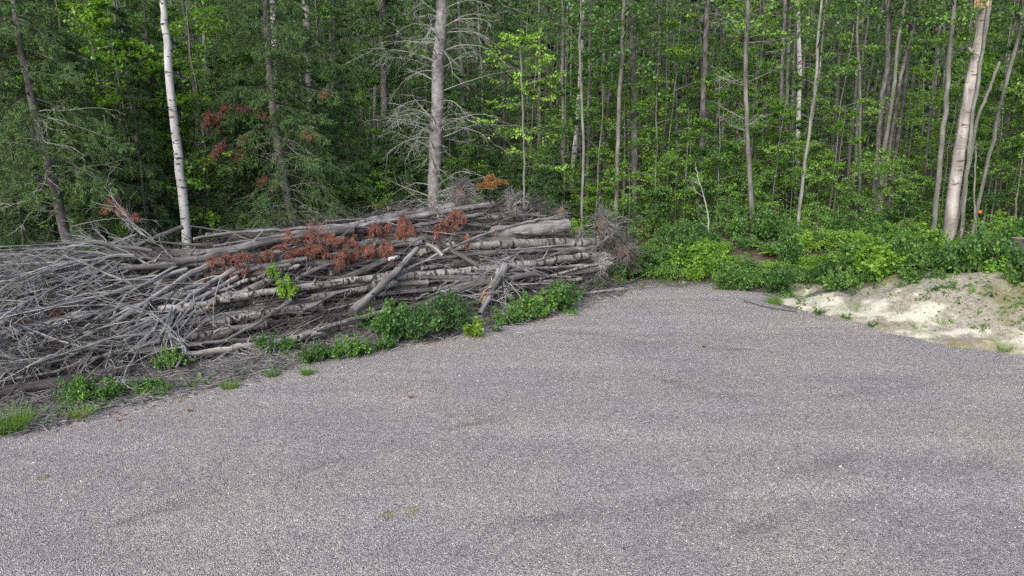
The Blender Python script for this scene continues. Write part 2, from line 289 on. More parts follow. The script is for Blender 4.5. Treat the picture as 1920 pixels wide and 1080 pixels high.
def gravel_material():
    m, n, l = mat_new("crushed_gravel"); tc = n.new("ShaderNodeTexCoord"); mp = n.new("ShaderNodeMapping"); l.new(tc.outputs["Object"], mp.inputs[0]); P = mp.outputs[0]
    def mul(a, b):
        x = n.new("ShaderNodeMixRGB"); x.blend_type = 'MULTIPLY'; x.inputs[0].default_value = 1; l.new(a, x.inputs[1]); l.new(b, x.inputs[2]); return x.outputs[0]
    v = n.new("ShaderNodeTexVoronoi"); v.inputs["Scale"].default_value = 92; l.new(P, v.inputs["Vector"])
    sp = n.new("ShaderNodeSeparateColor"); l.new(v.outputs["Color"], sp.inputs[0])
    r = ramp(n, [(0.0, (0.15, 0.140, 0.146)), (0.25, (0.32, 0.293, 0.297)), (0.5, (0.46, 0.422, 0.422)), (0.75, (0.57, 0.52, 0.513)), (0.93, (0.69, 0.65, 0.64)), (1, (0.80, 0.78, 0.77))]); l.new(sp.outputs[0], r.inputs[0])
    de = ramp(n, [(0.25, (1.08, 1.08, 1.08)), (0.62, (0.55, 0.55, 0.57))]); dsc = n.new("ShaderNodeMath"); dsc.operation = 'MULTIPLY'; dsc.inputs[1].default_value = 1.0
    l.new(v.outputs["Distance"], dsc.inputs[0]); l.new(dsc.outputs[0], de.inputs[0])
    c = mul(r.outputs[0], de.outputs[0])
    v2 = n.new("ShaderNodeTexVoronoi"); v2.inputs["Scale"].default_value = 22; l.new(P, v2.inputs["Vector"]); s2 = n.new("ShaderNodeSeparateColor"); l.new(v2.outputs["Color"], s2.inputs[0])
    r2 = ramp(n, [(0, (0.86, 0.86, 0.88)), (0.6, (1.02, 1, 1)), (1, (1.16, 1.13, 1.12))]); l.new(s2.outputs[1], r2.inputs[0]); c = mul(c, r2.outputs[0])
    m2 = n.new("ShaderNodeMapping"); m2.inputs["Rotation"].default_value = (0, 0, -math.atan2(TY, TX)); m2.inputs["Scale"].default_value = (0.10, 1.0, 1); l.new(tc.outputs["Object"], m2.inputs[0])
    n1 = n.new("ShaderNodeTexNoise"); n1.inputs["Scale"].default_value = 1.0; n1.inputs["Detail"].default_value = 5; n1.inputs["Roughness"].default_value = 0.6; n1.inputs["Distortion"].default_value = 0.6; l.new(m2.outputs[0], n1.inputs["Vector"])
    r3 = ramp(n, [(0.30, (0.88, 0.88, 0.895)), (0.5, (1, 0.99, 0.99)), (0.66, (1.13, 1.12, 1.12))]); l.new(n1.outputs["Fac"], r3.inputs[0]); c = mul(c, r3.outputs[0])
    n2 = n.new("ShaderNodeTexNoise"); n2.inputs["Scale"].default_value = 0.5; n2.inputs["Detail"].default_value = 6; l.new(P, n2.inputs["Vector"])
    r4 = ramp(n, [(0.35, (0.93, 0.95, 0.97)), (0.65, (1.1, 1.06, 1.02))]); l.new(n2.outputs["Fac"], r4.inputs[0]); c = mul(c, r4.outputs[0])
    at = n.new("ShaderNodeAttribute"); at.attribute_name = "edge"; r5 = ramp(n, [(0, (1.11, 1.15, 1.13)), (1, (0.86, 0.88, 0.87))]); l.new(at.outputs["Fac"], r5.inputs[0]); c = mul(c, r5.outputs[0])
    p = n.new("ShaderNodeBsdfPrincipled"); p.inputs["Roughness"].default_value = 0.85; p.inputs["Specular IOR Level"].default_value = 0.3; l.new(c, p.inputs["Base Color"])
    b = n.new("ShaderNodeBump"); b.invert = True; b.inputs["Strength"].default_value = 0.9; b.inputs["Distance"].default_value = 0.03; l.new(v.outputs["Distance"], b.inputs["Height"]); l.new(b.outputs[0], p.inputs["Normal"])
    o = n.new("ShaderNodeOutputMaterial"); l.new(p.outputs[0], o.inputs[0]); return m
def ground_material():
    m, n, l = mat_new("forest_soil"); tc = n.new("ShaderNodeTexCoord"); P = tc.outputs["Object"]
    at = n.new("ShaderNodeAttribute"); at.attribute_name = "edge"
    n1 = n.new("ShaderNodeTexNoise"); n1.inputs["Scale"].default_value = 9; n1.inputs["Detail"].default_value = 8; n1.inputs["Roughness"].default_value = 0.7; l.new(P, n1.inputs["Vector"])
    litter = ramp(n, [(0.3, (0.018, 0.014, 0.011)), (0.5, (0.052, 0.038, 0.028)), (0.7, (0.12, 0.085, 0.06))]); l.new(n1.outputs["Fac"], litter.inputs[0])
    dirt = ramp(n, [(0.3, (0.045, 0.040, 0.038)), (0.5, (0.12, 0.110, 0.106)), (0.7, (0.24, 0.222, 0.215))]); l.new(n1.outputs["Fac"], dirt.inputs[0])
    n2 = n.new("ShaderNodeTexNoise"); n2.inputs["Scale"].default_value = 0.9; n2.inputs["Detail"].default_value = 5; l.new(P, n2.inputs["Vector"])
    gr = ramp(n, [(0.47, (0, 0, 0)), (0.62, (0.8, 0.8, 0.8))]); l.new(n2.outputs["Fac"], gr.inputs[0])
    x = n.new("ShaderNodeMixRGB"); x.inputs[2].default_value = (0.035, 0.07, 0.015, 1); l.new(gr.outputs[0], x.inputs[0]); l.new(litter.outputs[0], x.inputs[1])
    y = n.new("ShaderNodeMixRGB"); l.new(at.outputs["Fac"], y.inputs[0]); l.new(x.outputs[0], y.inputs[1]); l.new(dirt.outputs[0], y.inputs[2])
    p = n.new("ShaderNodeBsdfPrincipled"); p.inputs["Roughness"].default_value = 0.95; l.new(y.outputs[0], p.inputs["Base Color"])
    b = n.new("ShaderNodeBump"); b.inputs["Strength"].default_value = 0.7; b.inputs["Distance"].default_value = 0.05; l.new(n1.outputs["Fac"], b.inputs["Height"]); l.new(b.outputs[0], p.inputs["Normal"])
    o = n.new("ShaderNodeOutputMaterial"); l.new(p.outputs[0], o.inputs[0]); return m
def sand_material():
    m, n, l = mat_new("pale_sand"); tc = n.new("ShaderNodeTexCoord"); P = tc.outputs["Object"]; at = n.new("ShaderNodeAttribute"); at.attribute_name = "edge"
    wb = n.new("ShaderNodeTexNoise"); wb.inputs["Scale"].default_value = 1.6; wb.inputs["Detail"].default_value = 6; l.new(P, wb.inputs["Vector"])
    n1 = n.new("ShaderNodeTexNoise"); n1.inputs["Scale"].default_value = 14; n1.inputs["Detail"].default_value = 10; n1.inputs["Roughness"].default_value = 0.85; l.new(P, n1.inputs["Vector"])
    base = ramp(n, [(0.34, (0.06, 0.055, 0.045)), (0.43, (0.17, 0.157, 0.13)), (0.52, (0.30, 0.283, 0.235)), (0.7, (0.41, 0.392, 0.335))]); l.new(n1.outputs["Fac"], base.inputs[0])
    # white washed-out fines in a band near the foot, broken by noise
    s = n.new("ShaderNodeMath"); s.operation = 'MULTIPLY_ADD'; s.inputs[1].default_value = 1.3; l.new(wb.outputs["Fac"], s.inputs[0]); l.new(at.outputs["Fac"], s.inputs[2])
    s2 = n.new("ShaderNodeMath"); s2.operation = 'SUBTRACT'; s2.inputs[1].default_value = 0.65; l.new(s.outputs[0], s2.inputs[0])
    band = ramp(n, [(0.0, (0, 0, 0)), (0.07, (0.2, 0.2, 0.2)), (0.14, (1, 1, 1)), (0.26, (1, 1, 1)), (0.38, (0, 0, 0))]); l.new(s2.outputs[0], band.inputs[0])
    x = n.new("ShaderNodeMixRGB"); x.inputs[2].default_value = (0.50, 0.485, 0.41, 1); l.new(band.outputs[0], x.inputs[0]); l.new(base.outputs[0], x.inputs[1])
    g = n.new("ShaderNodeTexNoise"); g.inputs["Scale"].default_value = 0.8; g.inputs["Detail"].default_value = 7; g.inputs["Roughness"].default_value = 0.65
    mg = n.new("ShaderNodeMapping"); mg.inputs["Location"].default_value = (3.1, 7.7, 0); l.new(P, mg.inputs[0]); l.new(mg.outputs[0], g.inputs["Vector"])
    gr = ramp(n, [(0.50, (0, 0, 0)), (0.62, (0.75, 0.75, 0.75))]); l.new(g.outputs["Fac"], gr.inputs[0])
    y = n.new("ShaderNodeMixRGB"); y.inputs[2].default_value = (0.13, 0.125, 0.03, 1); l.new(gr.outputs[0], y.inputs[0]); l.new(x.outputs[0], y.inputs[1])
    p = n.new("ShaderNodeBsdfPrincipled"); p.inputs["Roughness"].default_value = 0.95; l.new(y.outputs[0], p.inputs["Base Color"])
    b = n.new("ShaderNodeBump"); b.inputs["Strength"].default_value = 0.6; b.inputs["Distance"].default_value = 0.04; l.new(n1.outputs["Fac"], b.inputs["Height"]); l.new(b.outputs[0], p.inputs["Normal"])
    o = n.new("ShaderNodeOutputMaterial"); l.new(p.outputs[0], o.inputs[0]); return m

_O = ['first', 'second', 'third', 'fourth', 'fifth', 'sixth', 'seventh', 'eighth', 'ninth', 'tenth', 'eleventh', 'twelfth', 'thirteenth', 'fourteenth', 'fifteenth', 'sixteenth', 'seventeenth', 'eighteenth', 'nineteenth', 'twentieth']
def nth(i): return _O[i] if i < 20 else f"{i+1}th" if (i+1) % 10 not in (1, 2, 3) else f"{i+1}" + {1: 'st', 2: 'nd', 3: 'rd'}[(i+1) % 10]
# ------------------------------------------------------------------ tagging
def tag(o, label=None, cat=None, group=None, kind=None):
    if label: o["label"] = label
    if cat: o["category"] = cat
    if group: o["group"] = group
    if kind: o["kind"] = kind
    return o
def empty(name, loc, label=None, cat=None, group=None):
    o = bpy.data.objects.new(name, None); o.empty_display_size = 0.3; COL.objects.link(o); o.location = tuple(loc); return tag(o, label, cat, group)
def child(name, me, parent, rot=None, scale=None):
    o = bpy.data.objects.new(name, me); COL.objects.link(o); o.parent = parent
    if rot is not None: o.rotation_euler = rot
    if scale is not None: o.scale = scale if hasattr(scale, '__len__') else (scale,) * 3
    return o

# ------------------------------------------------------------------ ground, gravel, sand
def grid_faces(nx, ny, keep=None):
    i, j = np.meshgrid(np.arange(nx - 1), np.arange(ny - 1)); a = (j * nx + i).ravel()
    F = np.stack([a, a + 1, a + nx + 1, a + nx], 1)
    if keep is not None: F = F[keep.ravel()[F].any(1)]
    return F
def sheet(name, xs, ys, zf, mat, attr=None, keepf=None):
    X, Y = np.meshgrid(xs, ys); d = sdist(X, Y); Z = zf(X, Y, d); mb = MB(); keep = keepf(X, Y, d) if keepf else None
    V = np.stack([X, Y, Z], -1).reshape(-1, 3); F = grid_faces(len(xs), len(ys), keep); at = attr(X, Y, d).ravel() if attr is not None else None
    if keep is not None:
        used = np.unique(F); re = np.zeros(len(V), int); re[used] = np.arange(len(used)); V = V[used]; F = re[F]; at = at[used] if at is not None else None
    mb.faces(V, F); o = mb.build(name, mat, smooth=True, attrs={"edge": at} if at is not None else None); o["kind"] = "structure"; return o
xs = np.concatenate([np.linspace(-400, -60, 14)[:-1], np.linspace(-60, -16, 45)[:-1], np.linspace(-16, 20, 241)[:-1], np.linspace(20, 60, 41)[:-1], np.linspace(60, 400, 14)])
ys = np.concatenate([np.linspace(-400, -5, 16)[:-1], np.linspace(-5, 8, 20)[:-1], np.linspace(8, 34, 175)[:-1], np.linspace(34, 110, 77)[:-1], np.linspace(110, 500, 14)])
sheet("ground", xs, ys, ground_z, ground_material(), attr=lambda x, y, d: np.maximum(sstep(1.9, 0.3, d + 0.5 * bumpy(x, y, 1, 6)), 0.75 * sstep(4.5, 2.5, d) * (x < 2.8)) * (d > -1.5))
sheet("gravel_lot", np.linspace(-20, 24, 367), np.linspace(-12, 22.5, 288), gravel_z, gravel_material(), attr=lambda x, y, d: rut(x, y), keepf=lambda x, y, d: d < 0.6)
def sand_z(x, y, d):
    U = np.clip(0.6 + (x - 6.2) * 0.55, .6, 3.1)
    m = np.minimum(sstep(-0.30, 0.15, d + 0.12 * bumpy(x * 2, y * 2, 2, 7)), sstep(U, U - .7, d + 0.2 * bumpy(x * 1.5, y * 1.5, 3, 7))) * sstep(6.6, 7.8, x + 0.5 * bumpy(x, y, 1, 5, .4))
    return ground_z(x, y, d) - 0.07 + 0.20 * m + 0.022 * m * bumpy(x * 2.5, y * 2.5) + 0.012 * m * bumpy(x * 9, y * 9, 2, 7)
sheet("sand_bank", np.linspace(3.5, 22, 300), np.linspace(4, 22, 280), sand_z, sand_material(), attr=lambda x, y, d: np.clip(d / 2.6, 0, 1), keepf=lambda x, y, d: (d > -0.8) & (d < 4.4))

# loose stones lying on the lot
def stones():
    g = np.random.default_rng(11); n = 26000
    y = 4.5 + (g.uniform(0, 1, n) ** 0.75) * 14.5; x = g.uniform(-0.82, 0.82, n) * (y + 0.5); d = sdist(x, y); k = d < 0.2 + 1.1 * g.uniform(0, 1, n) ** 3; x, y, d = x[k], y[k], d[k]; n = len(x)
    z = height(x, y); base = np.array([(1, 0, 0), (0.3, 0.95, 0), (-0.8, 0.6, 0), (-0.8, -0.6, 0), (0.3, -0.95, 0), (0, 0, 0.9)])
    s = g.uniform(0.005, 0.012, n) * (1 + (g.uniform(0, 1, n) > 0.992) * .6); a = g.uniform(0, 6.28, n)
    B = base[None] * (1 + 0.25 * g.standard_normal((n, 6, 1))) * s[:, None, None] * np.stack([np.ones(n), g.uniform(0.5, 1, n), g.uniform(0.5, 1, n)], -1)[:, None]
    c, t = np.cos(a)[:, None], np.sin(a)[:, None]
    V = np.stack([B[..., 0] * c - B[..., 1] * t + x[:, None], B[..., 0] * t + B[..., 1] * c + y[:, None], B[..., 2] + z[:, None] - 0.001], -1)
    tri = np.array([(0, 1, 5), (1, 2, 5), (2, 3, 5), (3, 4, 5), (4, 0, 5)]); F = (tri[None] + np.arange(n)[:, None, None] * 6).reshape(-1, 3)
    m, nn, l = mat_new("loose_stone"); ge = nn.new("ShaderNodeNewGeometry")
    r = ramp(nn, [(0, (0.12, 0.11, 0.12)), (0.3, (0.30, 0.27, 0.275)), (0.7, (0.48, 0.43, 0.43)), (1, (0.62, 0.575, 0.565))]); l.new(ge.outputs["Random Per Island"], r.inputs[0])
    p = nn.new("ShaderNodeBsdfPrincipled"); p.inputs["Roughness"].default_value = 0.8; l.new(r.outputs[0], p.inputs["Base Color"]); o = nn.new("ShaderNodeOutputMaterial"); l.new(p.outputs[0], o.inputs[0])
    mb = MB(); mb.faces(V.reshape(-1, 3), F); tag(mb.build("gravel_stones", m), "loose pinkish grey crushed stones over the gravel lot", "gravel", kind="stuff")
stones()

# ------------------------------------------------------------------ plant builders (meshes around the origin)
def maple_crown(mb_leaf, mb_wood, axis, t0, nb, reach, leaf=0.11, per=9, up=0.35, g=None, sec=7, flat=0.85, spread_t=1.0):
    """layered sprays: axis (k,3) trunk line, branches between t0 and 1"""
    g = g or rng; t = (t0 + (1 - t0) * (np.arange(nb) + g.uniform(0, 1, nb)) / nb)[None]
    S, T = along(axis[None], t); S, T = S[0], T[0]; az = np.arange(nb) * 2.4 + g.uniform(-.5, .5, nb)
    f = (t[0] - t0) / (1 - t0 + 1e-9); L = reach * (0.35 + 0.65 * np.sin(np.clip(0.15 + f * 0.95, 0, 1) * math.pi) ** 0.7) * g.uniform(0.6, 1.15, nb)
    D = np.stack([np.cos(az), np.sin(az), np.full(nb, up) + g.uniform(-.15, .25, nb)], 1)
    P1 = grow(S, D, L, 5, 0.05, 0.10, g); tubes(mb_wood, P1, radii(nb, 6, 0.008 + 0.008 * L, 0.004), 3)
    t2 = g.uniform(0.25, 1.0, (nb, sec)); S2, T2 = along(P1, t2); D2 = perp_dirs(T2, g.uniform(0.5, 1.1, T2.shape[:2]), 0.92, g)
    L2 = (L[:, None] * (0.60 - 0.3 * t2) * g.uniform(0.6, 1.2, t2.shape)).ravel(); P2 = grow(S2.reshape(-1, 3), D2.reshape(-1, 3), L2, 3, 0.06, 0.07, g)
    tubes(mb_wood, P2, radii(len(P2), 4, 0.005, 0.002), 3)
    t3 = g.uniform(0.15, 1.0, (len(P2), per)); S3, T3 = along(P2, t3); D3 = perp_dirs(T3, g.uniform(0.3, 1.2, t3.shape), flat, g)
    S3 = S3 + 0.05 * g.standard_normal(S3.shape) * A(1, 1, .5); leaf_quads(mb_leaf, S3.reshape(-1, 3), D3.reshape(-1, 3), leaf, 0.8, 0.36, 0.35, g=g)
def bough_wood_needles(mbw, mbn, S, D, L, droop, g, sec=17, need=28, nsize=0.075, nwid=0.024, hang=0.0, r0=0.012, secL=0.42, tert=True):
    n = len(S); P = grow(S, D, L, 7, droop, 0.05, g); tubes(mbw, P, radii(n, 8, r0 * (0.6 + np.asarray(L) * 0.5), 0.004), 3)
    t = np.sort(g.uniform(0.18, 1, (n, sec)), 1); S2, T2 = along(P, t); D2 = perp_dirs(T2, g.uniform(0.7, 1.15, t.shape), 0.85, g); D2[..., 2] -= hang
    L2 = (np.asarray(L)[:, None] * secL * (1.08 - t) * g.uniform(0.6, 1.25, t.shape) + 0.08).ravel()
    P2 = grow(S2.reshape(-1, 3), D2.reshape(-1, 3), L2, 4, 0.06 + hang * 0.15, 0.08, g); tubes(mbw, P2, radii(len(P2), 5, 0.004, 0.002), 3)
    needle_quads(mbn, P2, need, nsize, nwid, 0.9, hang=hang * 0.4, g=g); needle_quads(mbn, P[:, 2:], need, nsize, nwid, 0.9, g=g)
    if tert:
        t3 = g.uniform(0.2, 0.9, (len(P2), 3)); S3, T3 = along(P2, t3); D3 = perp_dirs(T3, g.uniform(0.6, 1.0, t3.shape), 0.8, g); D3[..., 2] -= hang
        L3 = np.repeat(L2, 3) * 0.4; P3 = grow(S3.reshape(-1, 3), D3.reshape(-1, 3), L3, 2, 0.06 + hang * 0.2, 0.08, g); needle_quads(mbn, P3, max(4, need // 3), nsize, nwid, 0.9, hang=hang * 0.4, g=g)
    return P
def spruce_crown(mbw, mbn, axis, z0, ztop, Htot, Lmax, g, dz=0.30, per=4, **kw):
    base = axis[0]; zz = np.arange(z0, ztop, dz); az0 = 0; S = []; D = []; L = []; lo, hi = axis[0][2], axis[-1][2]
    for z in zz:
        t = (z - lo) / (hi - lo); p, _ = along(axis[None], np.array([[t]])); f = 1 - z / Htot
        for q in range(per):
            a = az0 + q * 2 * math.pi / per + g.uniform(-.4, .4); l_ = Lmax * min(1.0, 1.35 * f) ** 0.8 * g.uniform(0.6, 1.1)
            if l_ < 0.15: continue
            S.append(p[0, 0] + A(0, 0, g.uniform(-.1, .1))); D.append((math.cos(a), math.sin(a), 0.10 - 0.50 * f + g.uniform(-.1, .1))); L.append(l_)
        az0 += 0.9
    bough_wood_needles(mbw, mbn, np.array(S), np.array(D), np.array(L), 0.045, g, **kw)
def dead_branches(mbw, axis, ts, L, g, droop=0.12, up=0.25, sub=6, r0=0.014, az=None, flat=0.6, mat=0, subL=0.35, hangsub=0.3, lich=None):
    n = len(ts); S, T = along(axis[None], np.asarray(ts)[None]); S = S[0]; az = g.uniform(0, 6.28, n) if az is None else az
    D = np.stack([np.cos(az), np.sin(az), up + g.uniform(-.12, .2, n)], 1); P = grow(S, D, L, 8, droop * g.uniform(.5, 1.3, n), 0.10, g); tubes(mbw, P, radii(n, 9, r0 * (0.5 + np.asarray(L) * 0.35), 0.003), 4, mat)
    t = g.uniform(0.2, 1, (n, sub)); S2, T2 = along(P, t); D2 = perp_dirs(T2, g.uniform(0.5, 1.1, t.shape), flat, g); D2[..., 2] -= hangsub
    L2 = (np.broadcast_to(L, (n,))[:, None] * subL * g.uniform(0.3, 1.1, t.shape)).ravel(); P2 = grow(S2.reshape(-1, 3), D2.reshape(-1, 3), L2, 4, 0.05, 0.12, g)
    tubes(mbw, P2, radii(len(P2), 5, 0.005, 0.002), 3, mat)
    t3 = g.uniform(0.2, 1, (len(P2), 3)); S3, T3 = along(P2, t3); D3 = perp_dirs(T3, g.uniform(0.5, 1.2, t3.shape), 0.3, g); D3[..., 2] -= 0.2
    P3 = grow(S3.reshape(-1, 3), D3.reshape(-1, 3), np.repeat(L2, 3) * 0.4, 3, 0.03, 0.15, g); tubes(mbw, P3, radii(len(P3), 4, 0.003, 0.0015), 3, mat)
    if lich is not None: needle_quads(lich, P2, 5, 0.05, 0.012, 0.6, hang=0.8, g=g)
def trunk_mesh(axis, r0, r1, mats, name, g, sides=9, rough=0.05, flare=1.5, limbs=0, limbL=0.8):
    k = len(axis); t = np.linspace(0, 1, k); R = r0 + (r1 - r0) * t; R = R * (1 + (flare - 1) * np.exp(-t * k * 0.8))
    mb = MB(); tubes(mb, axis, R, sides, 0, rough, g=g)
    if limbs: dead_branches(mb, axis, g.uniform(0.25, 0.95, limbs), g.uniform(0.3, 1.0, limbs) * limbL, g, droop=-0.05, up=0.4, sub=3, r0=max(0.005, r1 * 0.35))
    return mb.mesh(name, mats, smooth=True)
def straight_axis(H, lean, g, k=12, wob=0.06):
    z = np.linspace(-0.3, H, k); w = np.cumsum(g.standard_normal((k, 2)) * wob * H / k * 0.8, 0); w[0] = 0
    a = g.uniform(0, 6.28); return np.stack([w[:, 0] + lean * z * math.cos(a), w[:, 1] + lean * z * math.sin(a), z], 1)

# ------------------------------------------------------------------ tree library
LIB = {}
def lib_maple(key, H, t0, nb, reach, leafm, seed, r0=0.04, leaf=0.11, per=9, sec=7, barkm='abark'):
    g = np.random.default_rng(seed); ax = straight_axis(H, 0.03, g); ml, mw = MB(), MB()
    maple_crown(ml, mw, ax, t0, nb, reach, leaf, per, g=g, sec=sec); w = mw
    # crown = leaves + twigs in one part
    V = mw; ml2 = MB(); ml2.V = ml.V + [v for v in mw.V]; ml2.U = ml.U + mw.U; ml2.T = ml.T + mw.T; ml2.M = ml.M + [np.full_like(m, 1) for m in mw.M]; ml2.L = ml.L + [x + ml.n for x in mw.L]; ml2.n = ml.n + mw.n
    LIB[key] = (trunk_mesh(ax, r0, r0 * 0.3, [M[barkm]], key + "_trunk", g, 7, 0.04, limbs=3, limbL=0.5), ml2.mesh(key + "_crown", [M[leafm], M['browntwig']]))
def lib_spruce(key, H, z0, Lmax, seed, nm='spruce', r0=0.1, dz=0.3, per=4, **kw):
    g = np.random.default_rng(seed); ax = straight_axis(H, 0.01, g, k=16, wob=0.02); mw, mn = MB(), MB()
    spruce_crown(mw, mn, ax, z0, H, H + 0.3, Lmax, g, dz=dz, per=per, **kw); mt = MB()
    k = len(ax); tubes(mt, ax, np.linspace(r0, 0.015, k), 8, 0, 0.05, g=g)
    if z0 > 0.8: dead_branches(mt, ax, g.uniform(0.05, z0 / H, int(z0 * 6)), g.uniform(0.4, 1.0, int(z0 * 6)) * Lmax * 0.8, g, sub=4)
    mn.V += mw.V; mn.U += mw.U; mn.T += mw.T; mn.M += [np.full_like(m, 1) for m in mw.M]; mn.L += [x + mn.n for x in mw.L]; mn.n += mw.n
    LIB[key] = (mt.mesh(key + "_trunk", [M['sbark']], smooth=True), mn.mesh(key + "_crown", [M[nm], M['browntwig']]))
for i in range(4): lib_maple(f"maple{i}", [4.5, 6.0, 7.5, 9.0][i], [0.12, 0.15, 0.2, 0.25][i], [10, 12, 14, 16][i], [1.4, 1.8, 2.1, 2.4][i], 'maple', 20 + i, [0.02, 0.025, 0.032, 0.04][i], per=30, sec=12, leaf=.078)
for i in range(2): lib_maple(f"brightmaple{i}", [5.0, 7.5][i], 0.15, [10, 13][i], [1.5, 2.0][i], 'bright', 120 + i, .03, per=26, sec=11, leaf=.085)
for i in range(3): lib_maple(f"bush{i}", [1.6, 2.4, 3.0][i], 0.05, [11, 14, 16][i], [0.9, 1.15, 1.35][i], ['maple', 'bright', 'maple'][i], 30 + i, 0.015, per=26, sec=10, leaf=.072)
for i in range(3): lib_maple(f"aspen{i}", [12, 13.5, 15][i], [0.42, 0.5, 0.5][i], 46, [1.7, 1.9, 2.1][i], 'aspen', 40 + i, [0.07, 0.09, 0.11][i], leaf=0.075, per=20, sec=8)
for i in range(3): lib_maple(f"pole{i}", [11, 12, 14][i], [0.55, 0.6, 0.6][i], 26, 1.3, 'maple', 50 + i, [0.035, 0.045, 0.06][i], leaf=0.12, per=9)
for i in range(3): lib_spruce(f"spruce{i}", [8, 11, 14][i], [0.5, 1.2, 1.6][i], [1.5, 1.9, 2.2][i], 60 + i, ['balsam', 'spruce', 'spruce'][i], [0.07, 0.11, 0.15][i], dz=[0.36, 0.42, 0.5][i], hang=.2, nsize=.065, nwid=.016, secL=.38)
lib_spruce("youngfir", 3.0, 0.15, 1.0, 66, 'balsam', 0.03, dz=0.2, per=5)
def plant_tree(key, x, y, name, label, cat, group, s=1.0, rz=None, tiltx=0.0, g=rng):
    z = float(height(x, y)); e = empty(name, (x, y, z), label, cat, group); e.rotation_euler = (tiltx, g.uniform(-.03, .03), g.uniform(0, 6.28) if rz is None else rz)
    e.scale = (s, s, s * g.uniform(0.92, 1.08)); child("trunk", LIB[key][0], e); child("crown", LIB[key][1], e); return e

# ------------------------------------------------------------------ traced trees at the forest edge
def traced(name, pts, Y, r0px, r1px, bark, label, cat='tree', crown=None, top=3.0, ground=True, g=None, limbs=0, limbL=1.0, sides=10, flare=1.3, seed=0, group=None, extra=None, topped=False):
    g = np.random.default_rng(seed + 500); P = [at_y(px, py, Y) for px, py in pts]          # pts from the base up
    b = P[0]; d0 = nrm(P[1] - P[0])
    if ground:
        z = float(height(b[0], b[1])) - 0.15
        if b[2] > z: b2 = b + d0 * ((z - b[2]) / max(0.3, d0[2])); P = [b2] + P
    if top and not topped: dn = nrm(P[-1] - P[-2]); P.append(P[-1] + nrm(dn * 0.8 + A(0, 0, .5)) * top)
    ax = spline(P, 26); ax[1:-1] += 0.012 * g.standard_normal((24, 3)); pxm = Y * 1.02 / FPX; root = P[0] + A(0, 0, 0.1)
    e = empty(name, root, label, cat, group); k = len(ax); t = np.linspace(0, 1, k); R = (r0px + (r1px - r0px) * t) * pxm * 0.5; R = R * (1 + (flare - 1) * np.exp(-t * 18))
    if not topped and top: R = R * np.where(t > 0.75, 1 - (t - 0.75) * 1.6, 1)
    mt = MB(); tubes(mt, ax, R, sides, 0, 0.04, caps=topped, capmat=0, g=g)
    if limbs: dead_branches(mt, ax, g.uniform(0.2, 0.9, limbs), g.uniform(0.3, 1.0, limbs) * limbL, g, droop=-0.04, up=0.35, sub=4, r0=0.010)
    mt.build("trunk", [M[bark]], e, origin=root, smooth=True)
    if crown:
        for c in (crown if isinstance(crown, list) else [crown]):
            ml, mw = MB(), MB(); kind = c['kind']; lm = c.get('leaf', 'maple')
            if kind == 'maple': maple_crown(ml, mw, ax, c.get('t0', 0.3), c.get('nb', 30), c.get('reach', 1.3), c.get('size', 0.11), c.get('per', 9), g=g, sec=c.get('sec', 7))
            elif kind == 'spruce': spruce_crown(mw, ml, ax, c['z0'], ax[-1][2], c.get('H', ax[-1][2] + 4), c['L'], g, dz=c.get('dz', 0.28), per=c.get('per', 4), **c.get('kw', {}))
            ml.V += mw.V; ml.U += mw.U; ml.T += mw.T; ml.M += [np.full_like(m, 1) for m in mw.M]; ml.L += [x + ml.n for x in mw.L]; ml.n += mw.n
            ml.build(c.get('name', 'crown'), [M[lm], M['browntwig']], e, origin=root)
    if extra: extra(e, ax, root, g)
    return e

def ex_dead(n, L, lo, hi, sub=6, droop=0.1, up=0.3, mat='twig', lich=True, name='dead_branches', az=None, r0=.014):
    def f(e, ax, root, g):
        mb, ml = MB(), MB(); dead_branches(mb, ax, g.uniform(lo, hi, n), g.uniform(0.6, 1.1, n) * L, g, droop=droop, up=up, sub=sub, r0=r0, lich=ml if lich else None)
        if lich: mb.V += ml.V; mb.U += ml.U; mb.T += ml.T; mb.M += [np.full_like(m, 1) for m in ml.M]; mb.L += [x + mb.n for x in ml.L]; mb.n += ml.n
        mb.build(name, [M[mat], M['lichen']], e, origin=root)
    return f
def rust_patch(e, root, g, px, py, Y, w, n=7, nm='rusty_bough', mat='rust'):
    c = at_y(px, py, Y); S = c + g.standard_normal((n, 3)) * A(w * .35, w * .3, w * .25); D = nrm(g.standard_normal((n, 3)) * A(1, .6, .3) - A(.3, .3, 0.3)); mw, mn = MB(), MB()
    bough_wood_needles(mw, mn, S, D, g.uniform(0.5, 1.0, n) * w, 0.10, g, sec=15, need=34, hang=0.7, nsize=0.06, nwid=.012)
    mn.V += mw.V; mn.U += mw.U; mn.T += mw.T; mn.M += [np.full_like(m, 1) for m in mw.M]; mn.L += [x + mn.n for x in mw.L]; mn.n += mw.n
    mn.build(nm, [M[mat], M['browntwig']], e, origin=root)

# left side
def exA(e, ax, root, g):
    ex_dead(20, 1.7, 0.12, 0.5, sub=6, mat='palebranch')(e, ax, root, g); rust_patch(e, root, g, 205, 365, 16.3, 0.45, 3); rust_patch(e, root, g, 232, 380, 16.3, 0.4, 3)
traced('spruce_tree', [(125, 450), (95, 320), (62, 195), (35, 60), (25, 0)], 16.5, 20, 8, 'sbark', 'leaning grey spruce with bare lower twigs, leftmost large trunk behind the brush', 'spruce',
       [dict(kind='spruce', leaf='spruce', z0=3.4, L=2.5, H=14, dz=.5, per=5, kw=dict(sec=26, need=44, hang=.22, nsize=.06, nwid=.014))], seed=1, extra=exA)
traced('birch_tree', [(352, 480), (340, 340), (325, 220), (313, 90), (303, -5)], 18.0, 19, 10, 'birch', 'straight white birch trunk with black marks rising behind the log pile', 'birch', flare=1.1, top=3,
       seed=2, crown=[dict(kind='maple', leaf='aspen', t0=0.86, nb=14, reach=1.2)])
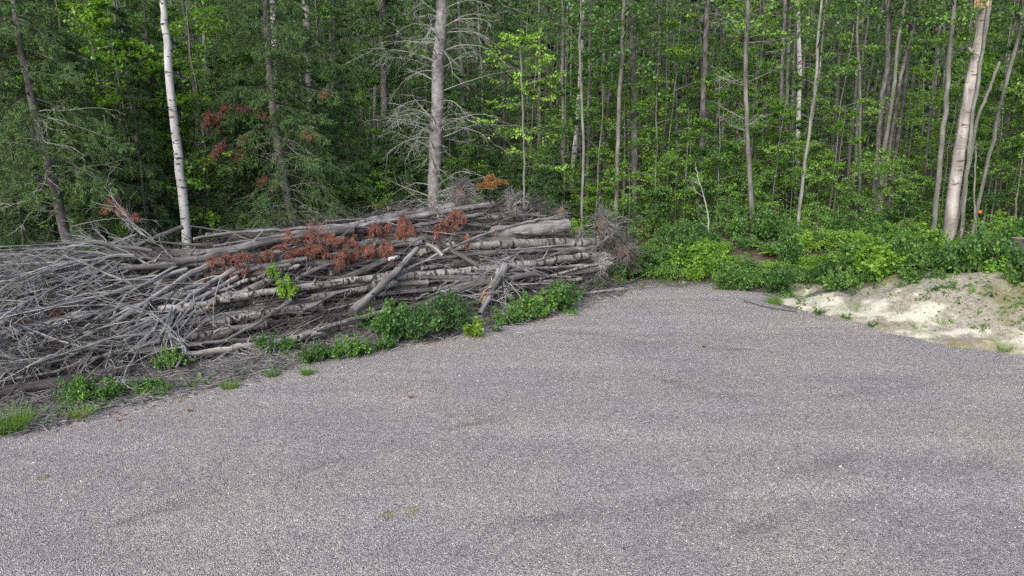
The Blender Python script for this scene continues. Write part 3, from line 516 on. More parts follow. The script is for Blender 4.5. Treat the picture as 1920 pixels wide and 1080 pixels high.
def exD(e, ax, root, g):
    ex_dead(30, 1.6, 0.08, 0.45, sub=6, mat='palebranch')(e, ax, root, g)
    for q in ((425, 205, 20.3, 0.75, 7), (440, 262, 20.0, 0.75, 9), (405, 195, 20.3, 0.5, 3), (612, 165, 20.6, 0.3, 3), (500, 330, 20.2, 0.5, 4), (595, 240, 20.2, 0.35, 3)): rust_patch(e, root, g, *q)
traced('spruce_tree', [(553, 430), (530, 320), (513, 210), (503, 90), (498, -5)], 21.0, 17, 9, 'sbark', 'tall spruce with rust red dead boughs hanging among its green ones', 'spruce',
       [dict(kind='spruce', leaf='spruce', z0=2.3, L=2.9, H=14.5, dz=.52, per=6, kw=dict(sec=26, need=44, hang=.22, nsize=.06, nwid=.014))], seed=3, extra=exD)
def exF(e, ax, root, g):
    ex_dead(95, 2.5, 0.10, 0.82, sub=8, droop=0.13, up=0.55, mat='palebranch', r0=.015)(e, ax, root, g)
traced('spruce_tree', [(813, 385), (818, 250), (822, 120), (829, -5)], 23.5, 26, 18, 'greysnag', 'dead grey spruce trunk with long bare arching branches behind the pile', 'spruce', seed=4, extra=exF, flare=1.35)
traced('spruce_tree', [(722, 330), (720, 180), (716, 0)], 27, 13, 11, 'sbark', 'slim grey spruce trunk left of the bare arching spruce', 'spruce',
       [dict(kind='spruce', leaf='spruce', z0=7.0, L=2.0, H=15)], seed=5, extra=ex_dead(20, 1.5, 0.4, 0.9))
traced('birch_tree', [(592, 330), (583, 220), (577, 100), (573, 0)], 26, 14, 14, 'blog', 'dark blotched birch trunk just right of the rust tinged spruce', 'birch', seed=6)
traced('birch_tree', [(520, 260), (517, 120), (512, 0)], 28, 12, 12, 'birch', 'pale birch trunk half hidden behind the rust tinged spruce', 'birch', seed=7)
traced('leaning_tree', [(385, 380), (300, 180), (245, 70), (215, 0)], 22, 12, 7, 'gbark', 'slanting dark trunk crossing behind the white birch', 'tree', seed=8)
traced('young_tree', [(392, 360), (380, 260), (362, 150)], 22, 8, 6, 'abark', 'thin grey stem right of the white birch', 'tree', seed=9, crown=[dict(kind='maple', leaf='bright', t0=0.35, nb=26, reach=1.4)])
traced('young_tree', [(240, 290), (228, 210), (222, 120)], 21, 7, 6, 'abark', 'thin grey stem with bright leaves left of the white birch', 'tree', seed=10, crown=[dict(kind='maple', leaf='bright', t0=0.4, nb=28, reach=1.6)])
# middle
traced('maple_sapling', [(983, 375), (982, 260), (978, 150), (976, 90)], 24, 5, 2, 'abark', 'slender maple sapling with tiers of yellow green leaves above the root wads', 'sapling', seed=11, top=0.1, flare=1,
       crown=[dict(kind='maple', leaf='vivid', t0=0.28, nb=20, reach=1.5, per=15, sec=6, size=0.10)])
mid = [([(1092, 372), (1093, 250), (1088, 100), (1090, 0)], 24, 6, 5, 'abark', 'thin pale pole standing behind the right end of the pile'),
       ([(1156, 380), (1160, 230), (1166, 90)], 24.5, 10, 8, 'abark', 'pale grey pole forking at its top behind the root wads'),
       ([(1190, 360), (1190, 200), (1186, 90), (1186, 0)], 27, 15, 14, 'gbark', 'stout straight grey trunk right of the forked pole'),
       ([(1056, 300), (1055, 150), (1056, 0)], 29, 8, 7, 'gbark', 'grey trunk above the root wads, left of the thin pale pole'),
       ([(1076, 290), (1086, 180), (1094, 0)], 31, 11, 7, 'birch', 'leaning birch trunk deep behind the thin pale pole'),
       ([(1101, 330), (1104, 180), (1108, 0)], 27, 6, 5, 'gbark', 'thin dark pole close beside the thin pale one'),
       ([(1228, 330), (1231, 200), (1236, 60)], 29, 6, 5, 'gbark', 'thin pole right of the stout straight trunk'),
       ([(1315, 300), (1321, 150), (1327, 0)], 27, 13, 9, 'gbark', 'grey trunk midway between the stout trunk and the tall white stem'),
       ([(1414, 445), (1404, 300), (1398, 150), (1403, 0)], 22.5, 11, 7, 'abark', 'tall pale stem with bare curling side twigs at the forest edge'),
       ([(1495, 435), (1510, 300), (1527, 180), (1535, 60)], 22.5, 8, 5, 'abark', 'slim grey stem leaning right, second in front of the dark forest edge'),
       ([(1460, 320), (1466, 150), (1472, 0)], 27, 8, 8, 'gbark', 'leftmost stem of the tight clump of grey trunks'),
       ([(1470, 320), (1477, 150), (1482, 0)], 28, 7, 7, 'abark', 'second stem of the tight clump of grey trunks'),
       ([(1479, 325), (1488, 150), (1492, 0)], 27.5, 8, 7, 'gbark', 'third stem of the tight clump of grey trunks'),
       ([(1494, 330), (1499, 150), (1496, 0)], 28, 10, 9, 'birch', 'whitish rightmost stem of the tight trunk clump'),
       ([(1612, 300), (1612, 180), (1608, 60)], 27, 6, 5, 'abark', 'thin crooked stem before the dark gap in the forest'),
       ([(1642, 330), (1650, 220), (1664, 110), (1664, 0)], 26, 12, 9, 'gbark', 'left stem of the forked grey trunks right of the dark gap'),
       ([(1651, 330), (1662, 220), (1666, 120)], 26.6, 9, 8, 'gbark', 'grey stem pressed against the forked trunks right of the dark gap'),
       ([(1660, 330), (1680, 200), (1692, 130), (1713, 50)], 26, 9, 6, 'gbark', 'curved grey stem bending right beyond the forked trunks'),
       ([(1672, 340), (1690, 220), (1704, 90), (1710, 0)], 27, 9, 8, 'gbark', 'dark leaning stem right of the curved grey one'),
       ([(1747, 470), (1762, 300), (1778, 150), (1790, -5)], 20, 12, 8, 'abark', 'smooth grey stem left of the peeling dead birch'),
       ([(1800, 465), (1812, 330), (1826, 200), (1846, 60)], 20, 9, 6, 'abark', 'slim grey stem close against the right side of the peeling birch'),
       ([(1822, 445), (1858, 280), (1880, 180), (1912, 60), (1919, 0)], 20.5, 8, 7, 'abark', 'long curved stem with orange tape near its foot, right of the peeling birch'),
       ([(1835, 470), (1826, 380), (1830, 290)], 19.5, 4, 3, 'abark', 'thin green whip crossing the orange taped stem'),
       ([(1330, 440), (1326, 395), (1318, 365), (1306, 322)], 22, 4, 1.5, 'palebranch', 'small whitish dead sapling at the forest edge'),
       ([(1735, 320), (1740, 260)], 24, 6, 5, 'gbark', 'short dark stem left of the peeling dead birch'),
       ([(1132, 330), (1140, 200), (1150, 120)], 28, 5, 4, 'gbark', 'thin leaning stem left of the forked pole'),
       ([(1270, 300), (1268, 180), (1262, 60)], 30, 6, 5, 'gbark', 'faint grey pole deep in the wood between two stout trunks'),
       ([(1352, 300), (1356, 180), (1352, 40)], 31, 6, 6, 'gbark', 'dim pole deep in the wood left of the tall pale stem'),
       ([(1440, 300), (1436, 180), (1432, 40)], 31, 6, 6, 'gbark', 'dim pole deep in the wood right of the tall pale stem')]
for i, (pts, Y, a, b, bk, lb) in enumerate(mid):
    kw = {}
    if i == 8:
        kw['extra'] = ex_dead(22, 1.5, 0.3, 0.95, sub=5, droop=-0.04, up=0.1, mat='twig', lich=False)
    if i in (0, 1, 2, 3, 5, 7): kw['crown'] = [dict(kind='maple', leaf='aspen', t0=0.62, nb=26, reach=1.7, per=10)]
    if i in (8, 9, 10, 13): kw['crown'] = [dict(kind='maple', leaf='maple', t0=0.62, nb=22, reach=1.6, per=9)]
    if i in (15, 17, 19, 21): kw['crown'] = [dict(kind='maple', leaf='maple', t0=0.66, nb=20, reach=1.5, per=9)]
    small = i in (22, 23)
    e = traced('slender_tree', pts, Y, a * .86, b * .86, bk, lb, 'tree', seed=20 + i, limbs=0 if a > 12 else 7, limbL=0.9, top=0.3 if small else 3.0, flare=1.2, group='slender trees at the forest edge', **kw)
    if i == 21:
        c = at_y(1838, 397, 20.45); mb = MB(); a_ = nrm(at_y(1858, 280, 20.5) - at_y(1822, 445, 20.5)); pp = np.stack([c + a_ * s for s in (-.04, 0, .04)]); tubes(mb, pp, np.full(3, 0.054), 9)
        mb.build("tape_band", [M['tape']], e, origin=np.array(e.location))
# dead birch with broken, peeling top
def exG(e, ax, root, g):
    mb = MB()
    c = at_y(1820, 95, 20.2); P = spline([at_y(1834, 108, 20.2), c, at_y(1815, 88, 20.1)], 5); tubes(mb, P, np.array([.07, .06, .05, .04, .02]), 7)
    mb.build("branch_stub", [M['birch']], e, origin=root)
    mb = MB(); q = at_y(1841, 12, 20.05)
    for k in range(9):
        s = q + g.uniform(-1, 1, 3) * A(.14, .08, .08); p = grow(s[None], A(g.uniform(-.3, .3), 0, 1)[None], g.uniform(.2, .6), 3, 0, .05, g); tubes(mb, p, radii(1, 4, g.uniform(.03, .06), .008), 4)
    mb.build("splintered_top", [M['freshwood']], e, origin=root)
traced('dead_birch', [(1777, 445), (1792, 330), (1812, 210), (1836, 80), (1848, 5), (1850, -20)], 20.2, 23, 18, 'palewood', 'thick dead birch with peeling pale bark and a splintered orange top', 'birch', seed=70, extra=exG, topped=True, flare=1.25)
traced('broken_pole', [(1812, 330), (1835, 220), (1858, 160), (1874, 116)], 20.6, 6, 5, 'abark', 'thin snapped white birch leaning right against the grey stems', 'birch', seed=71, topped=True)

# ------------------------------------------------------------------ understory and the wood behind
g = np.random.default_rng(101)
placed = []
def ok(x, y, r):
    for a, b, c in placed:
        if (a - x) ** 2 + (b - y) ** 2 < (r * 0.5 + c * 0.5) ** 2: return False
    placed.append((x, y, r)); return True
def px_of(x, y, z): 
    v = A(x, y, z) - cO; f = v @ cF; return 960 + FPX * (v @ cX) / f
SIDE = [(-1e9, 'left of the white birch'), (350, 'just right of the white birch'), (560, 'left of the bare arching spruce'),
        (830, 'right of the bare arching spruce'), (985, 'left of the stout grey trunk'), (1190, 'right of the stout grey trunk'),
        (1405, 'near the tight trunk clump'), (1500, 'around the dark gap'), (1740, 'near the peeling birch')]
def where(px):
    s = SIDE[0][1]
    for a, b in SIDE:
        if px >= a: s = b
    return s
# hand-placed understory at the forest edge: (px, world Y, kind, scale)
front = [(225, 20.2, 'brightmaple1', 1.2), (160, 20.6, 'brightmaple0', 1.5), (395, 21.0, 'brightmaple1', 1.2), (450, 21.6, 'brightmaple0', 1.4), (270, 20.4, 'brightmaple0', 1.4), (650, 23.2, 'bush1', 1.1), (690, 23.6, 'bush1', 1.0), (635, 24.2, 'maple1', .9), (1225, 24.5, 'maple1', .9), (1280, 24.2, 'maple0', .95), (1345, 24.4, 'maple1', .85), (1390, 25.5, 'maple2', .9), (1440, 24, 'maple1', .85), (1545, 25.2, 'maple2', .85), (1120, 26, 'maple2', .9), (1060, 26, 'maple1', .9), (1780, 24, 'maple2', .9), (1860, 22.2, 'maple1', 1.0), (1930, 22.5, 'maple2', 1.), (1215, 20.5, 'bush0', .7), (1255, 21.5, 'bush0', .8), (1305, 21.0, 'bush0', .6), (1360, 22.5, 'bush0', .8), (1455, 21.5, 'bush0', .65), (1530, 21.0, 'bush0', .7), (1585, 20.5, 'bush0', .6), (1650, 19.5, 'bush0', .65), (1705, 19.5, 'bush0', .6), (1860, 18.5, 'bush1', .55), (1915, 18.0, 'bush0', .7), (1480, 24, 'bush2', .8), (40, 18.3, 'spruce0', .62), (180, 18.6, 'spruce0', .7), (275, 19.3, 'spruce0', .75), (430, 21.0, 'spruce0', .8), (470, 22.3, 'spruce0', .9), (610, 22.6, 'spruce0', .75), (-20, 18.5, 'spruce0', .9), (660, 23.6, 'spruce0', .8), (105, 20.0, 'spruce1', .8), (300, 21.5, 'spruce1', .9), (30, 19, 'spruce0', 1.0), (200, 19.5, 'youngfir', 1.2), (150, 21, 'spruce1', 0.9), (285, 20.5, 'spruce0', 0.9), (235, 23, 'maple2', 1.0), (330, 22, 'brightmaple1', 1.0), (260, 22.5, 'brightmaple1', 1.05), (190, 23.5, 'brightmaple0', 1.2), (430, 24.5, 'brightmaple1', 1.1), (640, 25.5, 'brightmaple0', .9), (1420, 26.5, 'brightmaple0', .9), (1560, 25, 'brightmaple0', .8), (1840, 23, 'brightmaple1', 1.0), (90, 23, 'spruce1', 1), (420, 23, 'maple2', 1.05),
         (455, 24.5, 'spruce1', 0.95), (620, 23.5, 'maple0', 0.9), (650, 24.5, 'maple1', 0.9), (690, 24, 'bush2', 1.0), (740, 25, 'youngfir', 1.3), (770, 26, 'maple0', 1), (860, 25.5, 'bush2', 1.1), (880, 27, 'maple0', 1.0), (905, 27, 'spruce0', 0.7),
         (1020, 25, 'youngfir', 0.9), (1040, 27, 'maple0', 0.9), (1120, 25.5, 'bush1', 0.9), (1180, 24, 'bush2', 0.9), (1230, 23.5, 'bush0', 1.1), (1265, 24.5, 'bush1', 1.0), (1290, 25.5, 'maple0', .9), (1340, 25, 'bush2', 1.0),
         (1385, 25, 'bush2', 1.1), (1440, 25, 'bush2', 1.0), (1470, 26, 'maple0', 0.95), (1525, 24.5, 'bush1', 1.0), (1500, 26, 'bush2', 1.1), (1640, 21.5, 'bush2', 0.85), (1690, 21.5, 'bush0', 1.0), (1600, 23, 'bush0', 1.0), (1665, 22.5, 'bush2', 0.95),
         (1720, 23, 'bush0', 1.1), (1760, 22.5, 'maple1', 0.9), (1900, 21.5, 'maple2', 0.95), (1880, 23, 'maple1', 1.0), (1960, 20, 'maple2', 1.0), (2010, 18, 'maple1', 1), (5, 21, 'maple2', 1.1), (130, 22, 'maple2', 1.0)]
NAMES = {'brightmaple': ('maple_tree', 'yellow green young maple'), 'maple': ('maple_tree', 'leafy young maple tree'), 'bush': ('leafy_bush', 'broadleaf bush'), 'spruce': ('conifer_tree', 'dark green conifer'), 'youngfir': ('young_fir', 'small young fir'), 'aspen': ('aspen_tree', 'tall aspen'), 'pole': ('pole_tree', 'thin straight pole tree')}
ORD = ['first', 'second', 'third', 'fourth', 'fifth', 'sixth', 'seventh', 'eighth', 'ninth', 'tenth', 'eleventh', 'twelfth']
front.sort(); cnt = {}
for px, Y, k, s in front:
    p = at_y(px, 440, Y); placed.append((p[0], p[1], 1.3)); base = k.rstrip('0123456789'); nm, lb = NAMES[base]; w_ = where(px); key = (base, w_); cnt[key] = cnt.get(key, 0) + 1
    plant_tree(k, p[0], Y, nm, f"{ORD[cnt[key]-1]} {lb} at the wood's edge {w_}", lb.split()[-1] if 'maple' not in base else 'tree', 'understory trees along the forest edge', s, g=g)
# deeper rows
DEEP = {}
def deep(kinds, n, y0, y1, rad, group, xs_=0.80, edge=2.0, smin=0.85, smax=1.15, xlim=None):
    c = 0; tries = 0; seen = {}
    while c < n and tries < n * 60:
        tries += 1; y = y0 + (y1 - y0) * g.uniform() ** 1.15; x = g.uniform(-1, 1) * (xs_ * y + 2)
        if xlim and not (xlim[0] * y < x < xlim[1] * y): continue
        if float(sdist(x, y)) < edge + 4.5 * (x < 2.5): continue
        pxx = px_of(x, y, 3)
        if rad != 1.2 and rad != 2.6 and (1470 < pxx < 1760 or 1000 < pxx < 1180) and g.uniform() < (.92 if pxx > 1200 else .4): continue
        if not ok(x, y, rad): continue
        k = kinds[g.integers(len(kinds))]; base = k.rstrip('0123456789'); nm, lb = NAMES[base]; w_ = where(px_of(x, y, 3))
        e = plant_tree(k, x, y, nm, None, lb.split()[-1] if base != 'pole' and 'maple' not in base else 'tree', group, g.uniform(smin, smax), g=g); c += 1
        DEEP.setdefault((lb, w_), []).append((px_of(x, y, 3), e))
deep(['aspen0', 'aspen1', 'aspen2'], 38, 24, 46, 2.6, 'aspens deep in the wood', edge=5)
deep(['spruce1', 'spruce2', 'spruce2'], 26, 25, 48, 2.6, 'conifers deep in the wood', edge=5.5, xlim=(-0.85, 0.05))
deep(['spruce2'], 10, 32, 50, 2.6, 'conifers deep in the wood', edge=5.5, xlim=(0.05, 0.85))
deep(['pole0', 'pole1', 'pole2'], 28, 24, 44, 1.2, 'pole trees deep in the wood', edge=4.5)
deep(['maple1', 'maple2', 'maple3', 'maple3', 'brightmaple0', 'brightmaple1'], 118, 24, 42, 1.4, 'young maples deep in the wood', edge=4.5)
deep(['youngfir'], 9, 23, 32, 0.9, 'bushes deep in the wood', edge=4.0, xlim=(-.8, .08))
deep(['bush0', 'bush1', 'bush2'], 52, 23, 36, 0.9, 'bushes deep in the wood', edge=4.0)

for (lb, w_), lst in DEEP.items():
    lst.sort(key=lambda t: t[0])
    for i_, (_, e) in enumerate(lst): e['label'] = f"{nth(i_)} {lb} back in the wood {w_}"
# the far wood that closes the view: countless crowns and stems as one mass
def far_wood():
    g = np.random.default_rng(77); ml = MB(); n = 90000
    u = g.uniform(0, 1, n); x = (u * 2 - 1) * 56; y = 47 + g.uniform(0, 14, n) - 0.22 * np.maximum(np.abs(x) - 26, 0) ** 1.15
    cl = np.sin(x * 1.1 + 2 * np.sin(y * 0.7)) * 0.5 + 0.5
    z = ground_z(x, y) + 0.3 + g.uniform(0, 1, n) ** 0.8 * (15 + 5 * cl)
    leaf_quads(ml, np.stack([x, y, z], 1), g.standard_normal((n, 3)), 0.42, 0.9, 0.8, 0.3, g=g)
    m = 420; xx = g.uniform(-54, 54, m); yy = g.uniform(45, 60, m) - 0.22 * np.maximum(np.abs(xx) - 26, 0) ** 1.15; zz = ground_z(xx, yy)
    P = grow(np.stack([xx, yy, zz], 1), A(0, 0, 1)[None] + 0.05 * g.standard_normal((m, 3)), 16, 6, 0, 0.02, g); tubes(ml, P, radii(m, 7, g.uniform(.07, .16, m), .04), 5, 1)
    tag(ml.build("far_woods", [M['far'], M['gbark']]), "dark mass of distant trees closing the view behind the wood", "woods", kind="stuff")
far_wood()

# ground cover, litter
def cover():
    g = np.random.default_rng(5); n = 420000; y = 9 + 29 * g.uniform(0, 1, n) ** 1.0; x = g.uniform(-0.85, 0.85, n) * (y + 2); d = sdist(x, y)
    patch = bumpy(x, y, 1, 6, .3); pile = (x < 2.8) & (d > 0.7) & (d < 6.2)
    sand = (x > 5.2) & (d < 2.6); strip = (x < 2.8) & (d < 0.8)
    keep = (d > 0.15 + 0.3 * g.uniform(0, 1, n)) & (~pile) & (g.uniform(0, 1, n) < np.where(sand, 0.11 + .2 * (patch > .6), np.where(strip, 0.2, np.where(d < 7, 0.42, 0.3))) * (0.25 + 0.75 * sstep(-.8, .8, patch)))
    x, y, d = x[keep], y[keep], d[keep]; n = len(x); z = height(x, y)
    hgt = g.uniform(0.01, 0.34, n) * sstep(0.1, 1.5, d); S = np.stack([x, y, z + hgt], 1); mb = MB()
    D = g.standard_normal((n, 3)) * A(1, 1, 0.4) + A(0, 0, 0.35); leaf_quads(mb, S, D, 0.095, 0.75, 0.45, 0.0, g=g)
    tag(mb.build("undergrowth", [M['shrub']]), "low green leafy undergrowth covering the forest floor", "undergrowth", kind="stuff")
    n = 15000; y = g.uniform(9, 26, n); x = g.uniform(-0.85, 0.85, n) * (y + 1); d = sdist(x, y); k = (d > -0.25 - 1.5 * (g.uniform(0, 1, n) < .04)) & (d < 3.0) & ((x < 5) | (g.uniform(0, 1, n) < .5)); x, y = x[k], y[k]; n = len(x)
    S = np.stack([x, y, height(x, y) + 0.008], 1); D = g.standard_normal((n, 3)) * A(1, 1, 0.12); P = grow(S, D, g.uniform(.05, .45, n), 2, 0.02, 0.2, g); mb = MB(); tubes(mb, P, radii(n, 3, g.uniform(.002, .008, n), .002), 3)
    tag(mb.build("twig_litter", [M['twig']]), "grey twigs and wood scraps strewn along the lot edge", "litter", kind="stuff")
    n = 30000; y = g.uniform(9, 20, n); x = g.uniform(-0.85, 0.2, n) * (y + 1); d = sdist(x, y); k = (d > -0.12 + .2 * g.uniform(0, 1, n)) & (d < 2.0) & (x < 3); x, y = x[k], y[k]; n = len(x)
    S = np.stack([x, y, height(x, y) + g.uniform(.005, .06, n)], 1); D = g.standard_normal((n, 3)) * A(1, 1, 0.2) + g.choice([-1, 1], n)[:, None] * A(TX, TY, 0) * .8; P = grow(S, D, g.uniform(.06, .6, n), 3, 0.01, 0.2, g); mb = MB(); tubes(mb, P, radii(n, 4, g.uniform(.002, .012, n), .002), 4)
    tag(mb.build("bark_litter", [M['dead']]), "broken grey sticks and bark littering the strip before the pile", "litter", kind="stuff")
    n = 16000; y = g.uniform(9, 30, n); x = g.uniform(-0.85, 0.85, n) * (y + 1); d = sdist(x, y); k = (d > -0.3) & (d < 9) & ((x < 5) | (d > 2)); x, y = x[k], y[k]; n = len(x); mb = MB()
    leaf_quads(mb, np.stack([x, y, height(x, y) + 0.012], 1), g.standard_normal((n, 3)) * A(1, 1, .1), 0.06, 0.7, 0.3, 0, g=g)
    tag(mb.build("leaf_litter", [plain("dead_leaf", (0.14, 0.085, 0.05))]), "brown dead leaves scattered over the forest soil", "litter", kind="stuff")
cover()

# ------------------------------------------------------------------ the brush pile
FA, FB = on_z(1165, 545)[:2], on_z(-5, 752)[:2]; fe = (FB - FA) / np.hypot(*(FB - FA)); fn = A(-fe[1], fe[0]); fn = fn if fn[1] > 0 else -fn
SL = 0.66
pn = nrm(A(-fn[0] * SL, -fn[1] * SL, 1.0))                                   # outward normal of the pile's slanted face
def onpile(px, py, off=0.0):
    r = ray(px, py); p0 = A(FA[0], FA[1], 0.02) + pn * off; t = ((p0 - cO) @ pn) / (r @ pn); return cO + r * t
E3 = A(fe[0], fe[1], 0)
def log(pts, dpx, bark, label, off=0.0, name='log', taper=0.75, cat='log', group=None, offs=None, stubs=3, rough=0.05, seed=0, caps=True, end='endwood', dz=0):
    g = np.random.default_rng(900 + seed); P = [onpile(px, py, off if offs is None else offs[i]) for i, (px, py) in enumerate(pts)]
    L = sum(np.linalg.norm(P[i + 1] - P[i]) for i in range(len(P) - 1)); k = max(8, int(L * 6)); ax = spline(P, k); ax[1:-1] += 0.010 * g.standard_normal((k - 2, 3))
    r = dpx * 0.5 * np.linalg.norm((P[0] + P[-1]) / 2 - cO) / FPX; R = np.linspace(taper, 1, k) * r * (1 + 0.04 * g.standard_normal(k)); mb = MB()
    tubes(mb, ax, R, 12 if dpx > 9 else 8, 0, rough, caps=caps, capmat=1, g=g)
    if stubs:
        t = g.uniform(0.05, 0.9, stubs); S, T = along(ax[None], t[None]); D = perp_dirs(T[0], g.uniform(0.6, 1.2, stubs), 0, g); p = grow(S[0], D, g.uniform(0.12, 0.4, stubs) + r, 3, 0, 0.1, g); tubes(mb, p, radii(stubs, 4, r * 0.22 + .004, r * 0.1 + .002), 5, 0)
    o = mb.build(name, [M[bark], M[end]], origin=ax[k // 2], smooth=True); tag(o, label, cat, group); return o, ax, R
GL = 'logs lying in the cleared timber pile'
LOGS = [
 ([(656, 424), (740, 404), (848, 387)], 16, 'dead', 'weathered log at the very top of the pile below the arching spruce', -.1, .7),
 ([(573, 440), (740, 412), (925, 383)], 12, 'dead', 'long grey log along the pile crest running to the upper root wad', 0, .6),
 ([(926, 438), (1000, 431), (1061, 423)], 29, 'furrow', 'thick pale log with furrowed bark near the right end of the pile', .02, .95),
 ([(880, 461), (1000, 456), (1118, 455)], 18, 'blog', 'mottled grey log just below the thick furrowed log', .05, .8),
 ([(860, 478), (1000, 470), (1118, 465)], 9, 'dead', 'thin grey log under the mottled one near the root wad', .03, .8),
 ([(901, 487), (1010, 480), (1095, 470)], 8, 'deadbrown', 'thin brown log above the pale birch at the right end', 0, .8),
 ([(700, 533), (752, 519), (920, 503), (1100, 480)], 15, 'blog', 'long pale birch log running right to the root wad', .12, .75),
 ([(857, 513), (990, 505), (1098, 497)], 6, 'dead', 'thin grey pole beneath the long pale birch at right', .08, .7),
 ([(761, 505), (901, 441), (1002, 414), (1054, 407)], 7, 'dead', 'slim branch slanting up over the logs to the furrowed log', .25, .6),
 ([(796, 440), (845, 468), (895, 498)], 9, 'deadbrown', 'brown log slanting down right across the pile middle', .22, .8),
 ([(783, 466), (746, 505), (662, 584)], 17, 'dead', 'thick grey broken trunk leaning down left in front of the pile', .35, .55),
 ([(297, 580), (367, 572), (501, 548), (640, 529), (722, 518)], 14, 'blog', 'long white blotched birch log through the middle of the pile', .15, .8),
 ([(586, 558), (660, 546), (744, 531)], 14, 'blog', 'grey birch log just under the long blotched birch', .05, .8),
 ([(379, 560), (440, 535), (509, 511), (560, 499)], 9, 'blog', 'slim pale log above the blotched birch at left', .1, .7),
 ([(407, 560), (465, 545), (525, 516)], 14, 'blog', 'whitish log close under the slim pale log', .02, .9),
 ([(400, 609), (489, 589), (605, 572)], 16, 'blog', 'white birch log low in the pile left of the leaning trunk', -.02, .9),
 ([(346, 633), (420, 622), (500, 608)], 14, 'blog', 'mottled birch log low in the pile under the white one', -.02, .9),
 ([(314, 670), (448, 651), (587, 629)], 12, 'palewood', 'pale brown log with a splintered right end near the pile foot', .15, .8),
 ([(-90, 748), (0, 735), (81, 722), (163, 709), (240, 695)], 18, 'deadbrown', 'dark grey log on the ground at the lower left corner of the pile', .1, .8),
 ([(195, 717), (269, 712), (330, 709), (385, 702)], 7, 'birch', 'thin bright white birch stick in the weeds at the pile foot', .1, .5),
 ([(405, 703), (450, 690), (509, 676), (565, 664)], 8, 'blog', 'broken whitish stick along the lot edge below the splintered log', .05, .7),
 ([(424, 638), (477, 609), (546, 563)], 7, 'dead', 'grey pole slanting up right across the low birch logs', .25, .7),
 ([(60, 684), (208, 633), (281, 600)], 6, 'dead', 'thin pale pole rising through the brush at the left', .3, .5),
 ([(363, 448), (473, 433), (542, 431), (656, 422)], 7, 'dead', 'slender bare pole above the pile crest in front of the spruces', .25, .6),
 ([(400, 462), (470, 450), (530, 441)], 5, 'dead', 'short thin pole under the slender crest pole', .2, .6),
 ([(326, 491), (428, 471), (530, 446), (660, 430)], 19, 'dead', 'thick grey crest log ending behind the rust red boughs', .22, .8),
 ([(163, 512), (285, 498), (391, 480)], 12, 'blog', 'pale log half buried in brush left of the crest', .05, .7),
 ([(420, 517), (499, 498), (575, 484)], 9, 'dead', 'grey log just under the long band of red needles', .15, .7),
 ([(556, 523), (604, 499), (650, 486)], 10, 'deadbrown', 'dark log below the red needles, above the blotched birch', .02, .8),
 ([(338, 646), (407, 641), (535, 632)], 8, 'dead', 'thin grey log directly above the pale splintered log', .1, .7),
 ([(590, 622), (647, 602), (740, 580)], 9, 'dead', 'grey log sloping down to the splintered end near the weeds', .2, .7),
 ([(779, 528), (850, 526), (925, 527)], 6, 'dead', 'thin level pole below the long pale birch', .05, .7),
 ([(665, 485), (730, 464), (790, 454)], 9, 'dead', 'grey log beside the white sawn face in the pile middle', .1, .7),
 ([(787, 474), (812, 466), (850, 459)], 14, 'blog', 'short pale log end beside the crossing brown log', .04, .95),
 ([(682, 633), (704, 611)], 10, 'deadbrown', 'short brown log stub behind the weeds at the pile foot', .1, .8),
 ([(612, 668), (665, 646), (728, 634)], 7, 'dead', 'weathered pole on the gravel edge beside the leafy shrubs', .05, .6),
 ([(228, 662), (293, 654), (330, 650)], 12, 'deadbrown', 'dark stub log left of the pale splintered log', .0, .8),
 ([(620, 512), (690, 490), (760, 472)], 11, 'deadbrown', 'brown log behind the leaning broken trunk', -.05, .8),
 ([(640, 463), (720, 448), (800, 430)], 12, 'dead', 'grey log passing under the largest red bough', -.05, .8),
 ([(700, 441), (800, 419), (905, 402)], 9, 'dead', 'slim grey log right of the largest red bough near the crest', .05, .7),
 ([(430, 590), (520, 574), (640, 556)], 11, 'deadbrown', 'brown log between the two white birch logs at left', -.08, .8),
 ([(500, 640), (590, 618), (690, 600)], 9, 'deadbrown', 'dark log low behind the sloping grey one', -.05, .8),
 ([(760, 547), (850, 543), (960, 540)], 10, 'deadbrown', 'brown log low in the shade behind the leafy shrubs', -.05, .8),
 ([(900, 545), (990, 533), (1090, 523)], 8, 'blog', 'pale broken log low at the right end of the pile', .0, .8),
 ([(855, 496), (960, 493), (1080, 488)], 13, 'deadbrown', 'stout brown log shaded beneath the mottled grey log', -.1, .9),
 ([(655, 542), (610, 560), (560, 590)], 7, 'dead', 'grey limb slanting under the grey birch log', .15, .6),
]
for i, (pts, dpx, bk, lb, off, tp) in enumerate(LOGS):
    nm = 'birch_log' if bk in ('birch', 'blog') else 'log'
    log(pts, dpx, bk, lb, off, nm, tp, group=GL, seed=i, stubs=4 if dpx < 20 else 1, end='deadbrown' if dpx in (17, 19) else 'endwood', rough=0.05 if bk != 'deadbrown' else 0.09)
BUR = {}
g = np.random.default_rng(313)
